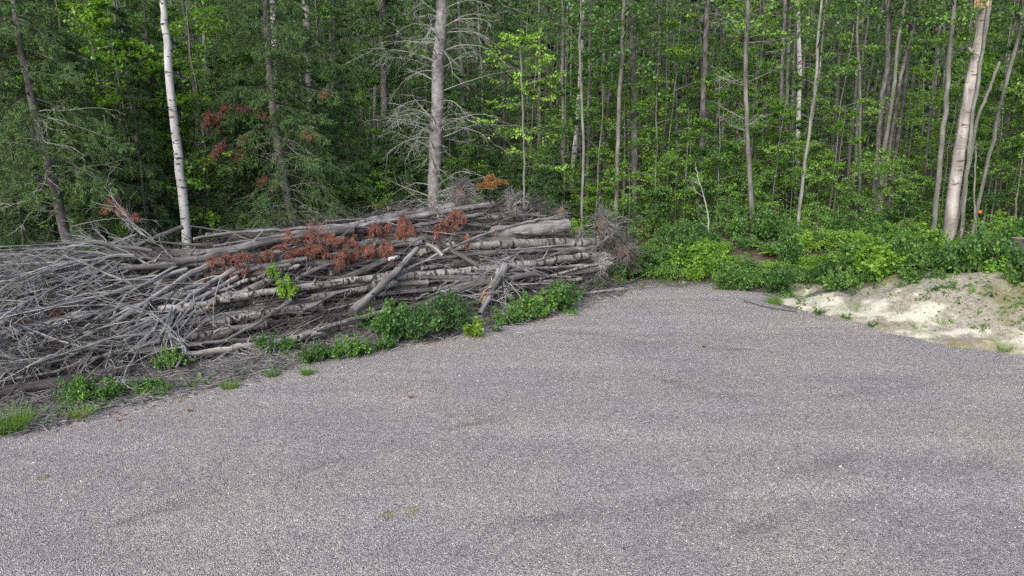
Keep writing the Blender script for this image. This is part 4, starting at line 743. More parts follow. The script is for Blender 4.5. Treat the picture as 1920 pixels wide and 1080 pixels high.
for i in range(64):
    s = g.uniform(0.5, 12.5); w = g.uniform(0.15, 3.4 - max(0, s - 5) * .105); L = g.uniform(1.2, 3.2); c = A(FA[0], FA[1], 0.02) + E3 * s + A(fn[0], fn[1], 0) * w + A(0, 0, SL * w) + pn * g.uniform(-.06, .06)
    d = nrm(-E3 + 0.28 * g.standard_normal(3) * A(1, 1, .8)); P = grow((c - d * L / 2)[None], d[None], L, 11, 0, 0.05, g)[0]; r = g.uniform(.012, .04); P[:, 2] = np.maximum(P[:, 2], r)
    if P[:, 0].max() > FA[0] + .1: continue
    mb = MB(); tubes(mb, P, np.linspace(r * .5, r, 12), 7, 0, .05, caps=True, capmat=1, g=g); S, T = along(P[None], g.uniform(.1, .9, (1, 4))); q_ = grow(S[0], perp_dirs(T[0], g.uniform(.5, 1.1, 4), 0, g), g.uniform(.15, .5, 4), 4, 0, .12, g); tubes(mb, q_, radii(4, 5, r * .3, .002), 4)
    bk = ['dead', 'blog', 'deadbrown', 'dead'][g.integers(4)]; adj = {'deadbrown': 'thin brown', 'dead': 'thin grey', 'blog': 'thin mottled'}[bk]
    q = ['in the brushy pile end', 'left of pile middle', 'right of pile middle', "at the pile's right end"][int(np.clip(3 - s // 3.6, 0, 3))]
    o = mb.build('pole', [M[bk], M['endwood']], origin=P[5], smooth=True); tag(o, None, 'pole', 'thin poles strewn over the pile face'); BUR.setdefault((adj + ' pole', q), []).append((px_of(*P[5]), o))
# logs buried deeper, seen through the gaps; mostly darker wood imitating the shade there
g = np.random.default_rng(303); n_f = 0; where_p = ['in the brushy pile end', 'left of pile middle', 'right of pile middle', 'at the pile\'s right end']
for i in range(185):
    s = g.uniform(0.6, 14.5) if i < 120 else g.uniform(1.2, 11); w = g.uniform(0.2, 3.5 - max(0, s - 5) * .105) if i < 120 else g.uniform(0.1, 2.4); L = g.uniform(1.6, 4.5); dep = -g.uniform(0.12, 0.5) if i < 120 else -g.uniform(.03, .2)
    c = A(FA[0], FA[1], 0.02) + E3 * s + (A(fn[0], fn[1], 0) * w + A(0, 0, SL * w)) + pn * dep
    d = nrm(-E3 + (0.16 if i < 120 else .09) * g.standard_normal(3) * A(1, 1, .6)); P = grow((c - d * L / 2)[None], d[None], L, 9, 0, 0.035, g)[0]; r = g.uniform(.025, .10)
    P[:, 2] = np.maximum(P[:, 2], r * .6)
    if P[:, 0].max() > FA[0] + .2: continue
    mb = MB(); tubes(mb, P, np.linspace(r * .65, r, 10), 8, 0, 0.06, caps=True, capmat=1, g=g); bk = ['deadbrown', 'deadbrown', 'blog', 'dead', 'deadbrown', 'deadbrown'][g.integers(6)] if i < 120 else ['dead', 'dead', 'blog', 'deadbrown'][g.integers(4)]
    adj = {'deadbrown': 'brown', 'dead': 'weathered grey', 'blog': 'mottled birch'}[bk]; q = where_p[int(np.clip(3 - s // 3.6, 0, 3))]
    tag(mb.build('log' if bk != 'blog' else 'birch_log', [M[bk], M['endwood']], origin=P[5], smooth=True), None, 'log', 'logs buried inside the pile'); BUR.setdefault((adj + ' log', q), []).append((px_of(*P[5]), bpy.context.scene.collection.objects[-1]))

for (adj, q), lst in BUR.items():
    lst.sort(key=lambda t: t[0])
    for i_, (_, o) in enumerate(lst): o['label'] = f"{nth(i_)} {adj} from the left, half buried {q}" if 'log' in adj else f"{nth(i_)} {adj} from the left lying {q}"
def wmax(s): return 3.55 - np.maximum(0, s - 5) * 0.105
def clampw(P):
    q = P - A(FA[0], FA[1], 0.02); s_ = q @ E3; w_ = q[..., 0] * fn[0] + q[..., 1] * fn[1]; ex = np.maximum(0, w_ - wmax(s_)); P = P - ex[..., None] * 0.85 * A(fn[0], fn[1], 0)
    top = SL * wmax(s_) + .18; P[..., 2] = np.where(P[..., 2] > top, top + (P[..., 2] - top) * .25, P[..., 2]); P[..., 2] = np.maximum(P[..., 2], .03); return P
# loose small sticks and twigs through the heap: countless
def pile_twigs():
    g = np.random.default_rng(404); mb = MB(); n = 2600; s = g.uniform(-0.2, 15, n); w = g.uniform(0, 1, n) * wmax(s); hgt = g.uniform(-.35, .08, n)
    c = A(FA[0], FA[1], 0.05)[None] + E3[None] * s[:, None] + np.stack([fn[0] * w, fn[1] * w, SL * w], 1) + pn[None] * hgt[:, None]
    d = E3[None] * g.choice([-1, 1], n)[:, None] + 0.55 * g.standard_normal((n, 3)); P = clampw(grow(c, d, g.uniform(0.2, 1.1, n), 4, 0.03, 0.16, g)); tubes(mb, P, radii(n, 5, g.uniform(.003, .012, n), .002), 3, (0))
    tag(mb.build("brush_debris", [M['deadbrown']]), "grey sticks and bark scraps packed between the logs", "brush", kind="stuff")
    mb = MB(); n = 9000; s = g.uniform(-0.2, 15, n); w = g.uniform(0, 1, n) * wmax(s); hgt = g.uniform(-.6, .0, n)  # inner brown sticks coloured darker to stand for shade in the crevices
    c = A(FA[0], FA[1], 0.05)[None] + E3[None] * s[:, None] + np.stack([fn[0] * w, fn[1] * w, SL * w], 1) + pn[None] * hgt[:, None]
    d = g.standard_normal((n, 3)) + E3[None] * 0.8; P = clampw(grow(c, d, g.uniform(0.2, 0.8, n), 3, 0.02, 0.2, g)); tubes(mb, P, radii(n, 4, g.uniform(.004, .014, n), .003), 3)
    tag(mb.build("shade_dark_debris", [M['browntwig']]), "broken brown sticks inside the pile, darkened to stand for its shade", "brush", kind="stuff")
pile_twigs()

# fallen tree tops: bare branches fanning to the left
FANS = [
 ([(420, 492), (300, 500), (150, 512), (0, 520), (-80, 530)], 12, 'pale fallen top spreading from the crest log to the left edge', .10, 30),
 ([(395, 494), (306, 547), (200, 610), (70, 680)], 12, 'dark grey fallen limb sweeping down left through the brush', .15, 26),
 ([(285, 470), (143, 453), (20, 468), (-80, 480)], 6, 'uppermost thin bare branch reaching left in front of the spruces', .25, 18),
 ([(340, 488), (200, 478), (60, 492), (-60, 500)], 7, 'bare grey branch just under the uppermost one', .15, 24),
 ([(440, 505), (350, 560), (262, 640)], 9, 'steep bare branch falling left of the blotched birch end', .18, 20),
 ([(445, 520), (300, 600), (150, 662), (0, 700)], 9, 'long bare branch running down to the lower left edge', .12, 26),
 ([(380, 530), (250, 575), (100, 602), (-60, 640)], 10, 'bare top with twigs drooping across the middle of the brush', .08, 28),
 ([(350, 505), (210, 550), (60, 585), (-60, 600)], 9, 'grey fallen top above the drooping one at the left', .12, 28),
 ([(300, 640), (200, 665), (80, 700), (-40, 720)], 8, 'low brown branch lying above the dark corner log', .08, 18),
 ([(320, 600), (200, 640), (60, 660), (-60, 690)], 7, 'grey branch low in the brush under the thin pale pole', .05, 20),
 ([(200, 500), (100, 540), (0, 590), (-70, 620)], 7, 'pale branch fanning out at the left edge of the photo', .2, 20),
 ([(250, 480), (120, 495), (0, 540), (-70, 560)], 6, 'slim pale branch crossing the fan near the left edge', .28, 20),
]
def fan(pts, dpx, label, off, nb, seed, matk='twig', upf=0.0):
    cw_ = clampw if upf == 0 else (lambda q: q)
    g = np.random.default_rng(1200 + seed); P = [onpile(px, py, off) for px, py in pts]; ax = spline(P, 16); ax[1:-1] += .015 * g.standard_normal((14, 3)); root = ax[0]
    e = empty('fallen_treetop', root, label, 'fallen tree', 'bare fallen treetops at the left of the pile'); r = dpx * .5 * np.linalg.norm(root - cO) / FPX
    mb = MB(); tubes(mb, ax, np.linspace(r, r * .25, 16), 8, 0, .05, caps=True, g=g); mb.build('stem', [M['dead']], e, origin=root, smooth=True)
    mb = MB(); t = g.uniform(0.08, 1, nb); S, T = along(ax[None], t[None]); S, T = S[0], T[0]; side = nrm(np.cross(pn[None], T)) * g.choice([-1, 1], nb)[:, None]
    D = nrm(T * 1.0 + side * g.uniform(.15, .8, nb)[:, None] + pn[None] * g.uniform(-.1, .45, nb)[:, None] + A(0, 0, upf)); L = g.uniform(.6, 2.3, nb) * (1.1 - .4 * t)
    P1 = cw_(grow(S, D, L, 9, 0.06 + 0.0 * L, .10, g)); tubes(mb, P1, radii(nb, 10, np.minimum(r * .6, .008 + .010 * L), .0035), 4)
    t2 = g.uniform(.12, 1, (nb, 6)); S2, T2 = along(P1, t2); D2 = perp_dirs(T2, g.uniform(.35, .95, t2.shape), 0.1, g) + pn * .1; L2 = (L[:, None] * g.uniform(.2, .6, t2.shape)).ravel()
    P2 = cw_(grow(S2.reshape(-1, 3), D2.reshape(-1, 3), L2, 5, 0.03, .11, g)); tubes(mb, P2, radii(len(P2), 6, .0055, .002), 3)
    t3 = g.uniform(.15, 1, (len(P2), 2)); S3, T3 = along(P2, t3); D3 = perp_dirs(T3, g.uniform(.35, .95, t3.shape), 0.1, g); P3 = cw_(grow(S3.reshape(-1, 3), D3.reshape(-1, 3), np.repeat(L2, 2) * .5, 3, 0.02, .14, g)); tubes(mb, P3, radii(len(P3), 4, .003, .0015), 3)
    mb.build('branches', [M[matk]], e, origin=root)
for i, (pts, dpx, lb, off, nb) in enumerate(FANS): fan(pts, dpx, lb, off, nb, i, 'twig' if i not in (1, 8, 9) else 'deadbrown')
fan([(335, 510), (322, 485), (300, 460), (265, 440)], 4, 'wispy grey brush arching up beside the foot of the white birch', .0, 9, 40, upf=.02)
fan([(250, 520), (240, 490), (225, 465), (200, 455)], 4, 'wispy brush standing at the crest left of the white birch', .0, 8, 41, upf=.01)
fan([(700, 560), (640, 575), (560, 590)], 4, 'dark twiggy branch under the leaning broken trunk', .2, 10, 42, 'browntwig')
fan([(985, 470), (945, 490), (915, 530)], 4, 'thin forked dead branch hanging before the mottled log', .3, 7, 43)
fan([(780, 560), (830, 545), (880, 530)], 4, 'small grey twiggy branch low before the pile middle', .25, 9, 44)
fan([(330, 690), (345, 650), (300, 600)], 5, 'upright grey forked stick before the pale splintered log', .3, 6, 45)
fan([(1070, 520), (1000, 515), (930, 512)], 4, 'bleached thin branch low at the right end', .2, 10, 46)
fan([(690, 420), (600, 450), (500, 490)], 4, 'brown brushy branch tangled under the long band of red needles', .15, 16, 47, 'browntwig')

# rust red dead boughs draped on the pile
def rust_bough(px, py, w, n, label, seed, hang=0.5, off=0.3, mat='rust', sx=1.0, sy=.5, dense=1.0):
    g = np.random.default_rng(1500 + seed); c = onpile(px, py, off); S = c + E3 * (g.standard_normal(n) * w * sx * .5)[:, None] + A(0, 0, 1) * (g.standard_normal(n) * w * sy * .4)[:, None] + pn * (g.uniform(-.1, .1, n))[:, None]
    D = nrm(E3 * g.choice([-1, 1], n)[:, None] * g.uniform(.3, 1, n)[:, None] + g.standard_normal((n, 3)) * .45 + pn * .25 - A(0, 0, hang)); mw, mn = MB(), MB(); L = g.uniform(.3, .7, n) * min(1, w + .35)
    bough_wood_needles(mw, mn, S, D, L, .1, g, sec=int(15 * dense), need=34, hang=hang * 1.2 + .2, nsize=.06, nwid=.011, r0=.008, secL=.5)
    e = empty('dead_bough', c, label, 'dead bough', 'rust red dead conifer boughs on the pile'); mw.build('twigs', [M['browntwig']], e, origin=c); mn.build('needles', [M[mat]], e, origin=c)
rust_bough(760, 416, .5, 24, 'largest clump of rust red needles hanging at the pile crest', 0, .9, .3, sx=.7, sy=.9, dense=1.5)
rust_bough(716, 455, .28, 7, 'small red clump hanging left below the largest one', 1, .9)
rust_bough(655, 462, .40, 11, 'drooping red bough at the right end of the red band', 2, .7, sy=.7, dense=1.3)
rust_bough(590, 462, .85, 16, 'long band of dull red needles along the crest log', 3, .05, .22, sx=1.2, sy=.15, dense=.8)
rust_bough(515, 474, .75, 12, 'browned left end of the red needle band', 4, .0, .2, sx=1.2, sy=.15, dense=.7)
rust_bough(440, 498, .7, 8, 'sparse red brown sprigs at the far left of the band', 5, .2, .15, sx=1.1, sy=.3, dense=.6)
rust_bough(690, 428, .5, 6, 'dull red sprigs behind and left of the largest clump', 6, .3, .12, sx=1, sy=.3)
rust_bough(855, 410, .5, 9, 'light red sprigs spread right of the largest clump', 7, .3, .2, sx=1, sy=.3)
rust_bough(878, 435, .22, 5, 'narrow red tassel hanging furthest right', 8, 1.1, sx=.3, sy=1)
rust_bough(822, 436, .2, 5, 'short red tassel between the largest clump and the furthest tassel', 9, 1.1, sx=.3, sy=.8)
rust_bough(60, 590, .4, 6, 'small brown red patch deep in the left brush', 10, .3, 0)
rust_bough(922, 350, .22, 7, 'orange brown dying bush above the upper root wad', 11, -.4, .3, mat='orange', dense=1)

# splintered pieces, sawn face
def splinters(px, py, axis_px, w, L, label, seed, mat='dead', n=14, off=.3, name='splintered_stump'):
    g = np.random.default_rng(1700 + seed); a = onpile(px, py, off); b = onpile(axis_px[0], axis_px[1], off); ax = nrm(b - a); mb = MB(); e = empty(name, a, label, 'broken wood')
    ln = np.linalg.norm(b - a); P = spline([a, (a + b) / 2 + .03 * g.standard_normal(3), b], 9); tubes(mb, P, np.linspace(w, w * .75, 9), 9, 0, .16, g=g); mb.build('broken_trunk', [M['dead']], e, origin=a, smooth=True)
    mb = MB(); S = b - ax * .1 + g.standard_normal((n, 3)) * w * .5; Q = grow(S, ax[None] + .25 * g.standard_normal((n, 3)), g.uniform(.3, 1, n) * L, 3, 0, .06, g); tubes(mb, Q, radii(n, 4, g.uniform(.12, .32, n) * w, .003), 4)
    mb.build('splinters', [M[mat]], e, origin=a)
splinters(945, 500, (915, 550), .12, .35, 'grey splintered stub leaning with fresh orange wood at its lower end', 0, 'freshwood', 12, .4)
splinters(900, 590, (925, 545), .07, .4, 'dark broken root leaning under the orange splintered stub', 1, 'dead', 8, .3)
splinters(560, 634, (592, 622), .07, .45, 'frayed grey splinters at the end of the pale brown log', 2, 'palewood', 14, .3)
splinters(830, 480, (800, 458), .07, .4, 'jagged grey broken wood beside the crossing brown log', 3, 'dead', 10, .25)
splinters(1000, 520, (940, 505), .06, .35, 'torn grey wood at the foot of the right end', 4, 'dead', 10, .25)
splinters(365, 590, (392, 578), .05, .2, 'yellowish split log end under the blotched birch tip', 5, 'freshwood', 8, .22)
c0, c1 = onpile(729, 486, .26), onpile(748, 482, .26); mb = MB(); tubes(mb, spline([c0, c1], 5), np.full(5, .045), 8, 0, .05, caps=True); tag(mb.build('cut_branch', [M['birch']], origin=c0, smooth=True), 'short bright white sawn branch beside the leaning broken trunk', 'log')

# root wads
def root_wad(px, py, R, label, seed, off=.1, n=120, face=None):
    g = np.random.default_rng(1800 + seed); c = onpile(px, py, off); e = empty('root_wad', c, label, 'root wad', 'uprooted root wads at the right of the pile'); ax = nrm(-E3 * 1.0 + g.standard_normal(3) * .15) if face is None else nrm(np.array(face, float))
    u = nrm(np.cross(ax, A(0, 0, 1))); v = np.cross(u, ax); mb = MB(); nr, ns = 7, 22; V = []
    for i in range(nr):
        for j in range(ns):
            a = j / ns * 2 * math.pi; r = R * .42 * math.sin(i / (nr - 1) * math.pi * .93 + .1) * (1 + .22 * math.sin(3 * a + seed) + .14 * g.standard_normal()); V.append(c + ax * (i / (nr - 1) - .5) * R * .5 + (u * math.cos(a) + v * math.sin(a)) * r)
    F = [(i * ns + j, i * ns + (j + 1) % ns, (i + 1) * ns + (j + 1) % ns, (i + 1) * ns + j) for i in range(nr - 1) for j in range(ns)]; mb.faces(V, F); mb.build('root_plate', [M['soil']], e, origin=c)
    mb = MB(); a = g.uniform(0, 6.28, n); D = u * np.cos(a)[:, None] + v * np.sin(a)[:, None] + ax * g.uniform(-.3, .8, n)[:, None]; S = c + (u * np.cos(a)[:, None] + v * np.sin(a)[:, None]) * R * g.uniform(.1, .5, n)[:, None]
    L = g.uniform(.35, 1.15, n) * R; P = grow(S, D, L, 7, .09, .38, g); tubes(mb, P, radii(n, 8, g.uniform(.006, .026, n), .004), 5)
    t = g.uniform(.15, 1, (n, 6)); S2, T2 = along(P, t); P2 = grow(S2.reshape(-1, 3), perp_dirs(T2, g.uniform(.4, 1.3, t.shape), 0, g).reshape(-1, 3), g.uniform(.1, .5, n * 6) * R, 4, .06, .22, g); tubes(mb, P2, radii(len(P2), 5, .006, .002), 3)
    mb.build('roots', [M['deadbrown'] if seed % 2 else M['dead']], e, origin=c)
root_wad(1130, 425, .75, 'tangled grey root wad of the thick furrowed log', 0)
root_wad(1165, 470, .65, 'hanging root wad at the far right end above the weeds', 1, .0)
root_wad(958, 388, .55, 'dark root wad at the crest end of the long grey log', 2, .0)
root_wad(862, 362, .55, 'shadowy root wad leaning against the foot of the arching spruce', 3, -.2)
root_wad(1120, 495, .45, 'small root tangle at the end of the long pale birch log', 4, .05)
root_wad(1050, 400, .4, 'pale wispy root tangle behind the furrowed log', 5, .1, 40)
root_wad(1085, 445, .3, 'brown root tangle right beside the furrowed log face', 6, .05, 30)

# ------------------------------------------------------------------ shrubs, ferns, grass
def shrub_mesh(key, r, h, leafm, seed, ns=26, leaf=.075, per=26, sub=5, w=.8):
    g = np.random.default_rng(seed); n = ns; a = g.uniform(0, 6.28, n); S = np.stack([np.cos(a), np.sin(a), np.zeros(n)], 1) * (r * .25 * g.uniform(0, 1, n))[:, None]
    sp = g.uniform(0, 1, n) ** .7; D = np.stack([np.cos(a) * sp * r, np.sin(a) * sp * r, np.full(n, h) * (1.05 - .45 * sp)], 1); L = np.linalg.norm(D, axis=1) * g.uniform(.7, 1.1, n)
    P = grow(S, D, L, 6, .04, .08, g); mb = MB(); t = g.uniform(.2, 1, (n, sub)); S2, T2 = along(P, t); L2 = (L[:, None] * g.uniform(.15, .4, t.shape)).ravel(); P2 = grow(S2.reshape(-1, 3), perp_dirs(T2, g.uniform(.5, 1.1, t.shape), .4, g).reshape(-1, 3), L2, 3, .05, .1, g)
    for Q, p in ((P[:, 1:], per // 2), (P2, per // 2)):
        t = g.uniform(.05, 1, (len(Q), p)); S3, T3 = along(Q, t); leaf_quads(mb, (S3 + .03 * g.standard_normal(S3.shape)).reshape(-1, 3), perp_dirs(T3, g.uniform(.4, 1.3, t.shape), .4, g).reshape(-1, 3), leaf, w, .5, .15, g=g)
    foliage = mb.mesh(key + "_leaves", [M[leafm]]); ms = MB(); tubes(ms, P, radii(n, 7, .007, .003), 3); tubes(ms, P2, radii(len(P2), 4, .003, .0015), 3); LIB[key] = (ms.mesh(key + "_stems", [M['browntwig']]), foliage)
for i in range(3): shrub_mesh(f"shrub{i}", [.55, .7, .6][i], [.6, .8, .45][i], 'shrub', 80 + i, leaf=[.07, .085, .07][i])
for i in range(2): shrub_mesh(f"dark{i}", .6, [.9, 1.2][i], 'darkshrub', 85 + i, ns=40, leaf=.065, per=34)
shrub_mesh("glow", .55, .7, 'bright', 88, leaf=.10); shrub_mesh("weed", .18, .3, 'shrub', 89, ns=6, leaf=.06, per=12, sub=2); shrub_mesh("fernish", .6, .6, 'bright', 90, ns=20, leaf=.055, per=60, sub=9, w=.55)
shrub_mesh("yellow", .3, .4, 'fern', 91, ns=14, leaf=.08, per=14, sub=3)
def frond_mesh(key, r, leafm, seed, n=16):
    g = np.random.default_rng(seed); a = np.arange(n) * 2.4; D = np.stack([np.cos(a) * .8, np.sin(a) * .8, np.full(n, 1.) * g.uniform(.7, 1.3, n)], 1); L = g.uniform(.7, 1.1, n) * r; P = grow(np.zeros((n, 3)), D, L, 8, .14, .03, g)
    ms = MB(); tubes(ms, P, radii(n, 9, .005, .002), 3); mb = MB(); m = 34; t = np.tile(np.linspace(.12, 1, m), (n, 1)); S, T = along(P, t); side = nrm(np.cross(T, A(0, 0, 1))) * np.where(np.arange(m) % 2, 1, -1)[None, :, None]
    Lp = (r * .26 * (1.05 - t))[..., None]; e = S + (side + T * .35) * Lp; wv = T * .022 * (1 + 0 * Lp)
    V = np.stack([S - wv, S + wv, e + wv * .2 - A(0, 0, .02), e - wv * .2 - A(0, 0, .02)], 2).reshape(-1, 3); mb.faces(V, np.arange(len(V)).reshape(-1, 4)); LIB[key] = (ms.mesh(key + "_stems", [M['grass']]), mb.mesh(key + "_fronds", [M[leafm]]))
frond_mesh("fern", .85, 'fern', 95); frond_mesh("greenfern", .75, 'bright', 96)
def grass_mesh(key, r, h, n, mat, seed):
    g = np.random.default_rng(seed); a = g.uniform(0, 6.28, n); S = np.stack([np.cos(a), np.sin(a), 0 * a], 1) * (r * g.uniform(0, 1, n) ** .6)[:, None]; D = np.stack([np.cos(a) * .5, np.sin(a) * .5, np.ones(n)], 1) + .25 * g.standard_normal((n, 3))
    P = grow(S, D, h * g.uniform(.5, 1.1, n), 3, .1, .08, g); side = nrm(np.cross(D, g.standard_normal((n, 3))))[:, None] * (.005 * np.array([1, .8, .5, .1]))[None, :, None]; V = np.concatenate([P - side, P + side], 1)
    F = np.array([(j, 4 + j, 5 + j, j + 1) for j in range(3)]); mb = MB(); mb.faces(V.reshape(-1, 3), (F[None] + np.arange(n)[:, None, None] * 8).reshape(-1, 4)); LIB[key] = mb.mesh(key, [M[mat]])
grass_mesh("tuft", .14, .28, 190, 'grass', 97); grass_mesh("bigtuft", .3, .42, 420, 'grass', 98); grass_mesh("drytuft", .12, .06, 160, 'dry', 99)
def put(key, px, py, s, name, label, cat, group=None, pos=None):
    p = G(px, py) if pos is None else A(*pos); z = float(height(p[0], p[1])); me = LIB[key]
    if isinstance(me, tuple):
        e = empty(name, (p[0], p[1], z - .02), label, cat, group); child('stems', me[0], e); child('foliage', me[1], e)
    else:
        e = bpy.data.objects.new(name, me); COL.objects.link(e); e.location = (p[0], p[1], z - .01); tag(e, label, cat, group)
    e.rotation_euler = (0, 0, rng.uniform(0, 6.28)); e.scale = (s, s, s * (rng.uniform(.9, 1.1) if key[:5] != 'shrub' else rng.uniform(.8, 1.7))); return e
GS = 'shrubs growing along the foot of the log pile'
for px, py, k, s, lb in [(845, 628, 'dark1', .75, 'tall dark green shrub before the pile middle, right of a bushy pair'), (772, 640, 'dark0', .85, 'bushy dark shrub at the pile foot left of the tall one'), (735, 638, 'shrub1', .8, 'lighter shrub left of the dark bushy pair'),
    (700, 615, 'shrub2', .6, 'small shrub in front of the leaning broken trunk'), (1050, 582, 'shrub1', .85, 'bright leafy shrub below the right end of the pile'), (1000, 597, 'shrub0', .9, 'shrub left of the bright leafy one at the right end'), (955, 606, 'shrub2', .8, 'low shrub beside the orange splintered stub'),
    (1060, 560, 'shrub1', .75, 'upper shrub below the long pale birch end'), (1108, 548, 'dark0', .5, 'narrow dark shrub before the right root wad'), (1150, 535, 'shrub0', .8, 'shrub right beside the hanging root wad'), (1140, 500, 'glow', .7, 'yellow green shrub under the hanging root wad'),
    (150, 757, 'shrub2', .55, 'low leafy weeds at the lot edge below the dark corner log'), (205, 750, 'shrub2', .45, 'low weeds right beside the leftmost weeds'), (275, 735, 'shrub2', .55, 'green weeds around the thin bright white stick'), (320, 690, 'shrub2', .5, 'weeds in front of the dark stub log'),
    (655, 668, 'shrub2', .7, 'low weeds at the lot edge below the splintered log'), (590, 678, 'shrub2', .55, 'small weeds under the frayed splinters'), (500, 655, 'shrub2', .5, 'weeds growing before the pale brown log'), (540, 655, 'shrub0', .45, 'small leafy plant beside the pale brown log end'),
    (720, 655, 'shrub0', .5, 'little plant at the gravel edge under the dark shrubs'), (890, 632, 'yellow', .9, 'yellow green plant at the lot edge right of the tall dark shrub'), (935, 622, 'weed', .9, 'tiny green sprout on the gravel right of the yellow green plant')]:
    put(k, px, py, s, 'leafy_shrub', lb, 'shrub', GS)
for px, py, k, s, lb in [(12, 808, 'bigtuft', .9, 'bright grass clump at the left edge of the lot'), (155, 784, 'tuft', .9, 'grass tuft on the edge below the leftmost weeds'), (512, 706, 'tuft', .6, 'small grass tuft below the whitish stick'), (576, 702, 'tuft', .7, 'grass tuft right of the small one on the edge'),
    (430, 728, 'tuft', .7, 'grass tuft at the end of the white stick'), (297, 742, 'tuft', .9, 'grass tuft among the weeds by the white stick'), (120, 775, 'tuft', .7, 'thin grass tuft left of the low leafy weeds'), (365, 722, 'tuft', .6, 'grass tuft below the thin white stick'),
    (1885, 660, 'tuft', .8, 'grass tuft at the foot of the white sand streak')]:
    put(k, px, py, s, 'grass_tuft', lb, 'grass tuft', 'grass tufts along the lot edge')
put('drytuft', 727, 970, .62, 'dry_weed', 'left of the two flattened yellow weeds on the gravel', 'weed'); put('drytuft', 771, 961, .7, 'dry_weed', 'right of the two flattened yellow weeds on the gravel', 'weed'); put('drytuft', 974, 973, .3, 'dry_weed', 'tiny yellow sprig on the gravel right of the pair', 'weed')
put('drytuft', 80, 897, .5, 'dry_weed', 'faint dry weed pressed into the gravel at the left', 'weed')
def dead_leaf(px, py, s, label, seed):
    g = np.random.default_rng(seed); p = G(px, py); mb = MB(); n = 7; a = np.linspace(0, 2 * math.pi, n, endpoint=False); r = s * g.uniform(.5, 1.1, n); V = np.vstack([[0, 0, .02], np.stack([np.cos(a) * r, np.sin(a) * r * .8, g.uniform(.0, .05, n)], 1)]) + p + A(0, 0, .012)
    mb.faces(V, [(0, 1 + i, 1 + (i + 1) % n) for i in range(n)]); tag(mb.build('dead_leaf', [M['leafbrown']], origin=p), label, 'leaf', 'dead leaves lying on the gravel')
M['leafbrown'] = plain('brown_leaf', (0.16, 0.07, 0.03))
dead_leaf(770, 747, .07, 'brown curled leaf on the gravel below the dark shrubs', 1); dead_leaf(1320, 652, .07, 'orange brown leaf on the gravel right of centre', 2); dead_leaf(223, 791, .06, 'small brown leaf near the left lot edge', 3); dead_leaf(355, 774, .05, 'tiny brown leaf right of the small one near the left edge', 4)

# band of shrubs in front of the trees on the right
right = []
g = np.random.default_rng(606)
rows = [(1195, 520), (1235, 505), (1225, 470), (1275, 500), (1262, 455), (1300, 525), (1320, 500), (1345, 520), (1365, 540), (1385, 545), (1400, 510), (1425, 535), (1450, 520), (1460, 550), (1480, 500), (1500, 530), (1520, 510), (1550, 500), (1545, 530), (1575, 545), (1595, 510), (1610, 530), (1635, 505),
        (1670, 500), (1700, 495), (1725, 505), (1750, 490), (1775, 510), (1800, 500), (1825, 515), (1850, 500), (1875, 520), (1900, 515), (1860, 470), (1890, 455), (1830, 470), (1790, 470), (1720, 470), (1660, 470), (1600, 475), (1550, 465), (1510, 470), (1450, 480), (1400, 470), (1350, 480), (1290, 470),
        (1895, 490), (1915, 540), (1760, 530), (1710, 525), (1650, 520), (1330, 460), (1380, 450), (1430, 450), (1480, 455), (1620, 455), (1685, 450), (1740, 440), (1240, 440), (1290, 440), (1210, 490), (1180, 520), (1250, 525)]
rows.sort(); cn = {}
for i, (px, py) in enumerate(rows):
    k = ['shrub0', 'shrub1', 'shrub2', 'glow', 'shrub1', 'dark0', 'fernish'][g.integers(7)]
    if 1460 < px and py > 525: k = 'shrub2'
    s = g.uniform(.55, 1.2) * (0.75 if py > 520 else 1)
    adj = {'shrub0': 'rounded green shrub', 'shrub1': 'broad green shrub', 'shrub2': 'low green shrub', 'glow': 'light yellow green shrub', 'dark0': 'dark green shrub', 'fernish': 'feathery light green bush'}[k]
    lm = 'right of the root wads' if px < 1290 else 'near the small whitish dead sapling' if px < 1380 else 'under the tall pale stem' if px < 1460 else 'under the slim stem leaning right' if px < 1570 else 'before the dark forest gap' if px < 1720 else 'at the foot of the peeling birch' if px < 1820 else 'near the stump at the right edge'
    key = (adj, lm); cn[key] = cn.get(key, 0) + 1
    put(k, px, py, s, 'leafy_shrub', f"{ORD[cn[key]-1]} {adj} from the left {lm}", 'shrub', 'shrubs along the right forest edge')
for px, py, k, s, lb in [(1350, 505, 'fern', 1.0, 'bright yellow green fern under the whitish dead sapling'), (1330, 500, 'fern', .8, 'smaller fern left of the bright yellow green one'), (1455, 480, 'greenfern', 1.1, 'green fern right of the tall pale stem'), (1865, 485, 'greenfern', 1.2, 'large fern by the stump at the right edge'),
    (1895, 440, 'greenfern', 1.2, 'upper fern behind the stump'), (1840, 450, 'greenfern', 1.0, 'fern under the orange taped stem'), (1500, 470, 'greenfern', .9, 'fern at the foot of the slim leaning stem')]:
    put(k, px, py, s, 'fern', lb, 'fern', 'ferns at the forest edge')
# green shoots growing through the pile
for px, py, s, lb, off in [(540, 560, .42, 'fresh green shoot growing through the blotched birch log', .1), (1075, 440, .4, 'green bush between the furrowed log and its root wad', -.15), (515, 525, .3, 'small green shoot left above the blotched birch', .05)]:
    p = onpile(px, py, off); e = empty('green_shoot', p, lb, 'plant'); child('stems', LIB['glow'][0], e); child('foliage', LIB['glow'][1], e); e.scale = (s, s, s * 1.5)
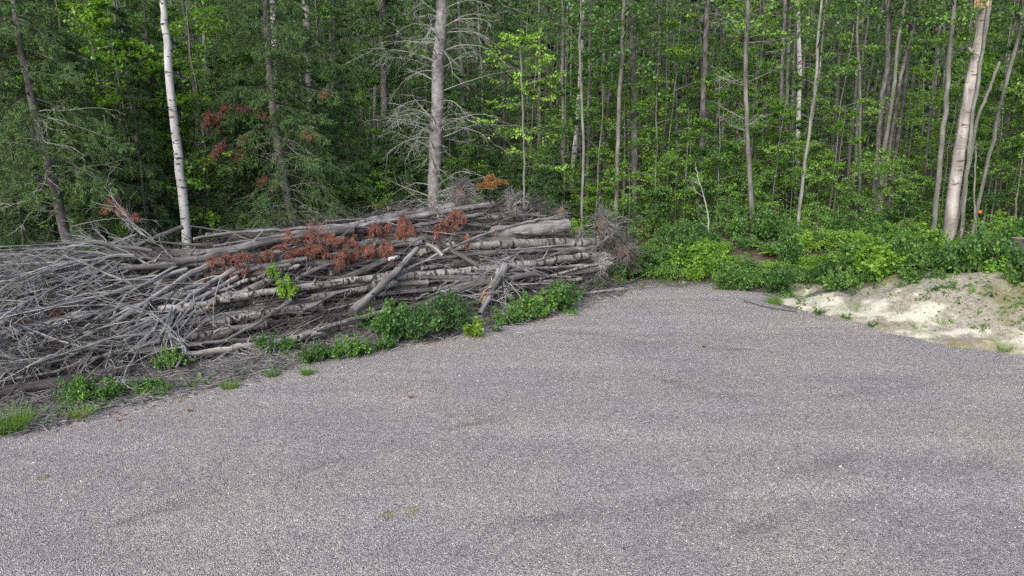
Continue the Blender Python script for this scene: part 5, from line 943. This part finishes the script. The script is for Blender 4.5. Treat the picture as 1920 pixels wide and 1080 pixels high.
# sparse weeds on the sand bank
g = np.random.default_rng(707); k_ = 0
cw = {}
for px, py in sorted([(1600, 560), (1640, 545), (1690, 600), (1735, 575), (1755, 560), (1765, 610), (1800, 580), (1830, 590), (1862, 575), (1880, 610), (1905, 585), (1680, 565), (1620, 590), (1560, 580), (1530, 590), (1590, 600), (1840, 625), (1720, 620), (1500, 575), (1450, 570), (1780, 545), (1700, 545), (1640, 615), (1870, 555)]):
    k_ += 1; q = (['leafy sprout','grassy tuft','leafy sprout'][k_ % 3], 'below the dark gap' if px<1700 else 'below the peeling birch' if px<1810 else 'near the edge log'); cw[q] = cw.get(q, 0) + 1
    put(['weed', 'tuft', 'weed'][k_ % 3], px, py, g.uniform(.6, 1.15), 'sand_weed', f"{nth(cw[q]-1)} {q[0]} on the sand {q[1]}", 'weed', 'sparse weeds on the sand bank')

# logs, stump at right
def ground_log(pts, dpx, bark, label, name='log', lift=.0, seed=0):
    g = np.random.default_rng(2000 + seed); P = [G(*p) for p in pts]; r = dpx * .5 * np.linalg.norm(P[0] - cO) / FPX; P = [p + A(0, 0, r * .8 + lift) for p in P]; ax = spline(P, 12); mb = MB(); tubes(mb, ax, np.linspace(r, r * .7, 12), 10, 0, .07, caps=True, capmat=1, g=g)
    S, T = along(ax[None], g.uniform(.1, .9, (1, 3))); q = grow(S[0], perp_dirs(T[0], g.uniform(.6, 1.2, 3), 0, g), .2, 3, 0, .1, g); tubes(mb, q, radii(3, 4, r * .25, r * .1), 5)
    tag(mb.build(name, [M[bark], M['endwood']], origin=ax[0], smooth=True), label, 'log')
ground_log([(1876, 550), (1900, 553), (1960, 568)], 11, 'blog', 'pale log lying on the sand bank at the right edge', seed=1)
ground_log([(1150, 505), (1185, 512), (1218, 521)], 8, 'dead', 'grey broken log in the weeds right of the pile', seed=2)
ground_log([(1395, 565), (1440, 578), (1495, 586)], 3, 'browntwig', 'dark thin stick half buried along the far gravel edge', seed=3)
ground_log([(1270, 458), (1285, 466)], 5, 'palewood', 'short pale stick among shrubs right of the root wads', seed=4)
ground_log([(1826, 487), (1850, 482)], 4, 'palewood', 'short pale stick under the ferns at right', seed=5)
ground_log([(1160, 430), (1225, 424)], 4, 'dead', 'thin fallen pole behind the root wads', seed=6, lift=.3)
p = G(1905, 505); mb = MB(); ax = np.stack([p + A(0, 0, z) for z in (-.1, .1, .35, .6, .75)]); tubes(mb, ax, np.array([.30, .24, .2, .19, .18]), 14, 0, .08, caps=True, capmat=1); tag(mb.build('tree_stump', [M['deadbrown'], M['endwood']], origin=p, smooth=True), 'cut brown tree stump among ferns at the right edge', 'stump')
print("objects", len(bpy.data.objects), "polys", sum(len(m.polygons) for m in bpy.data.meshes))
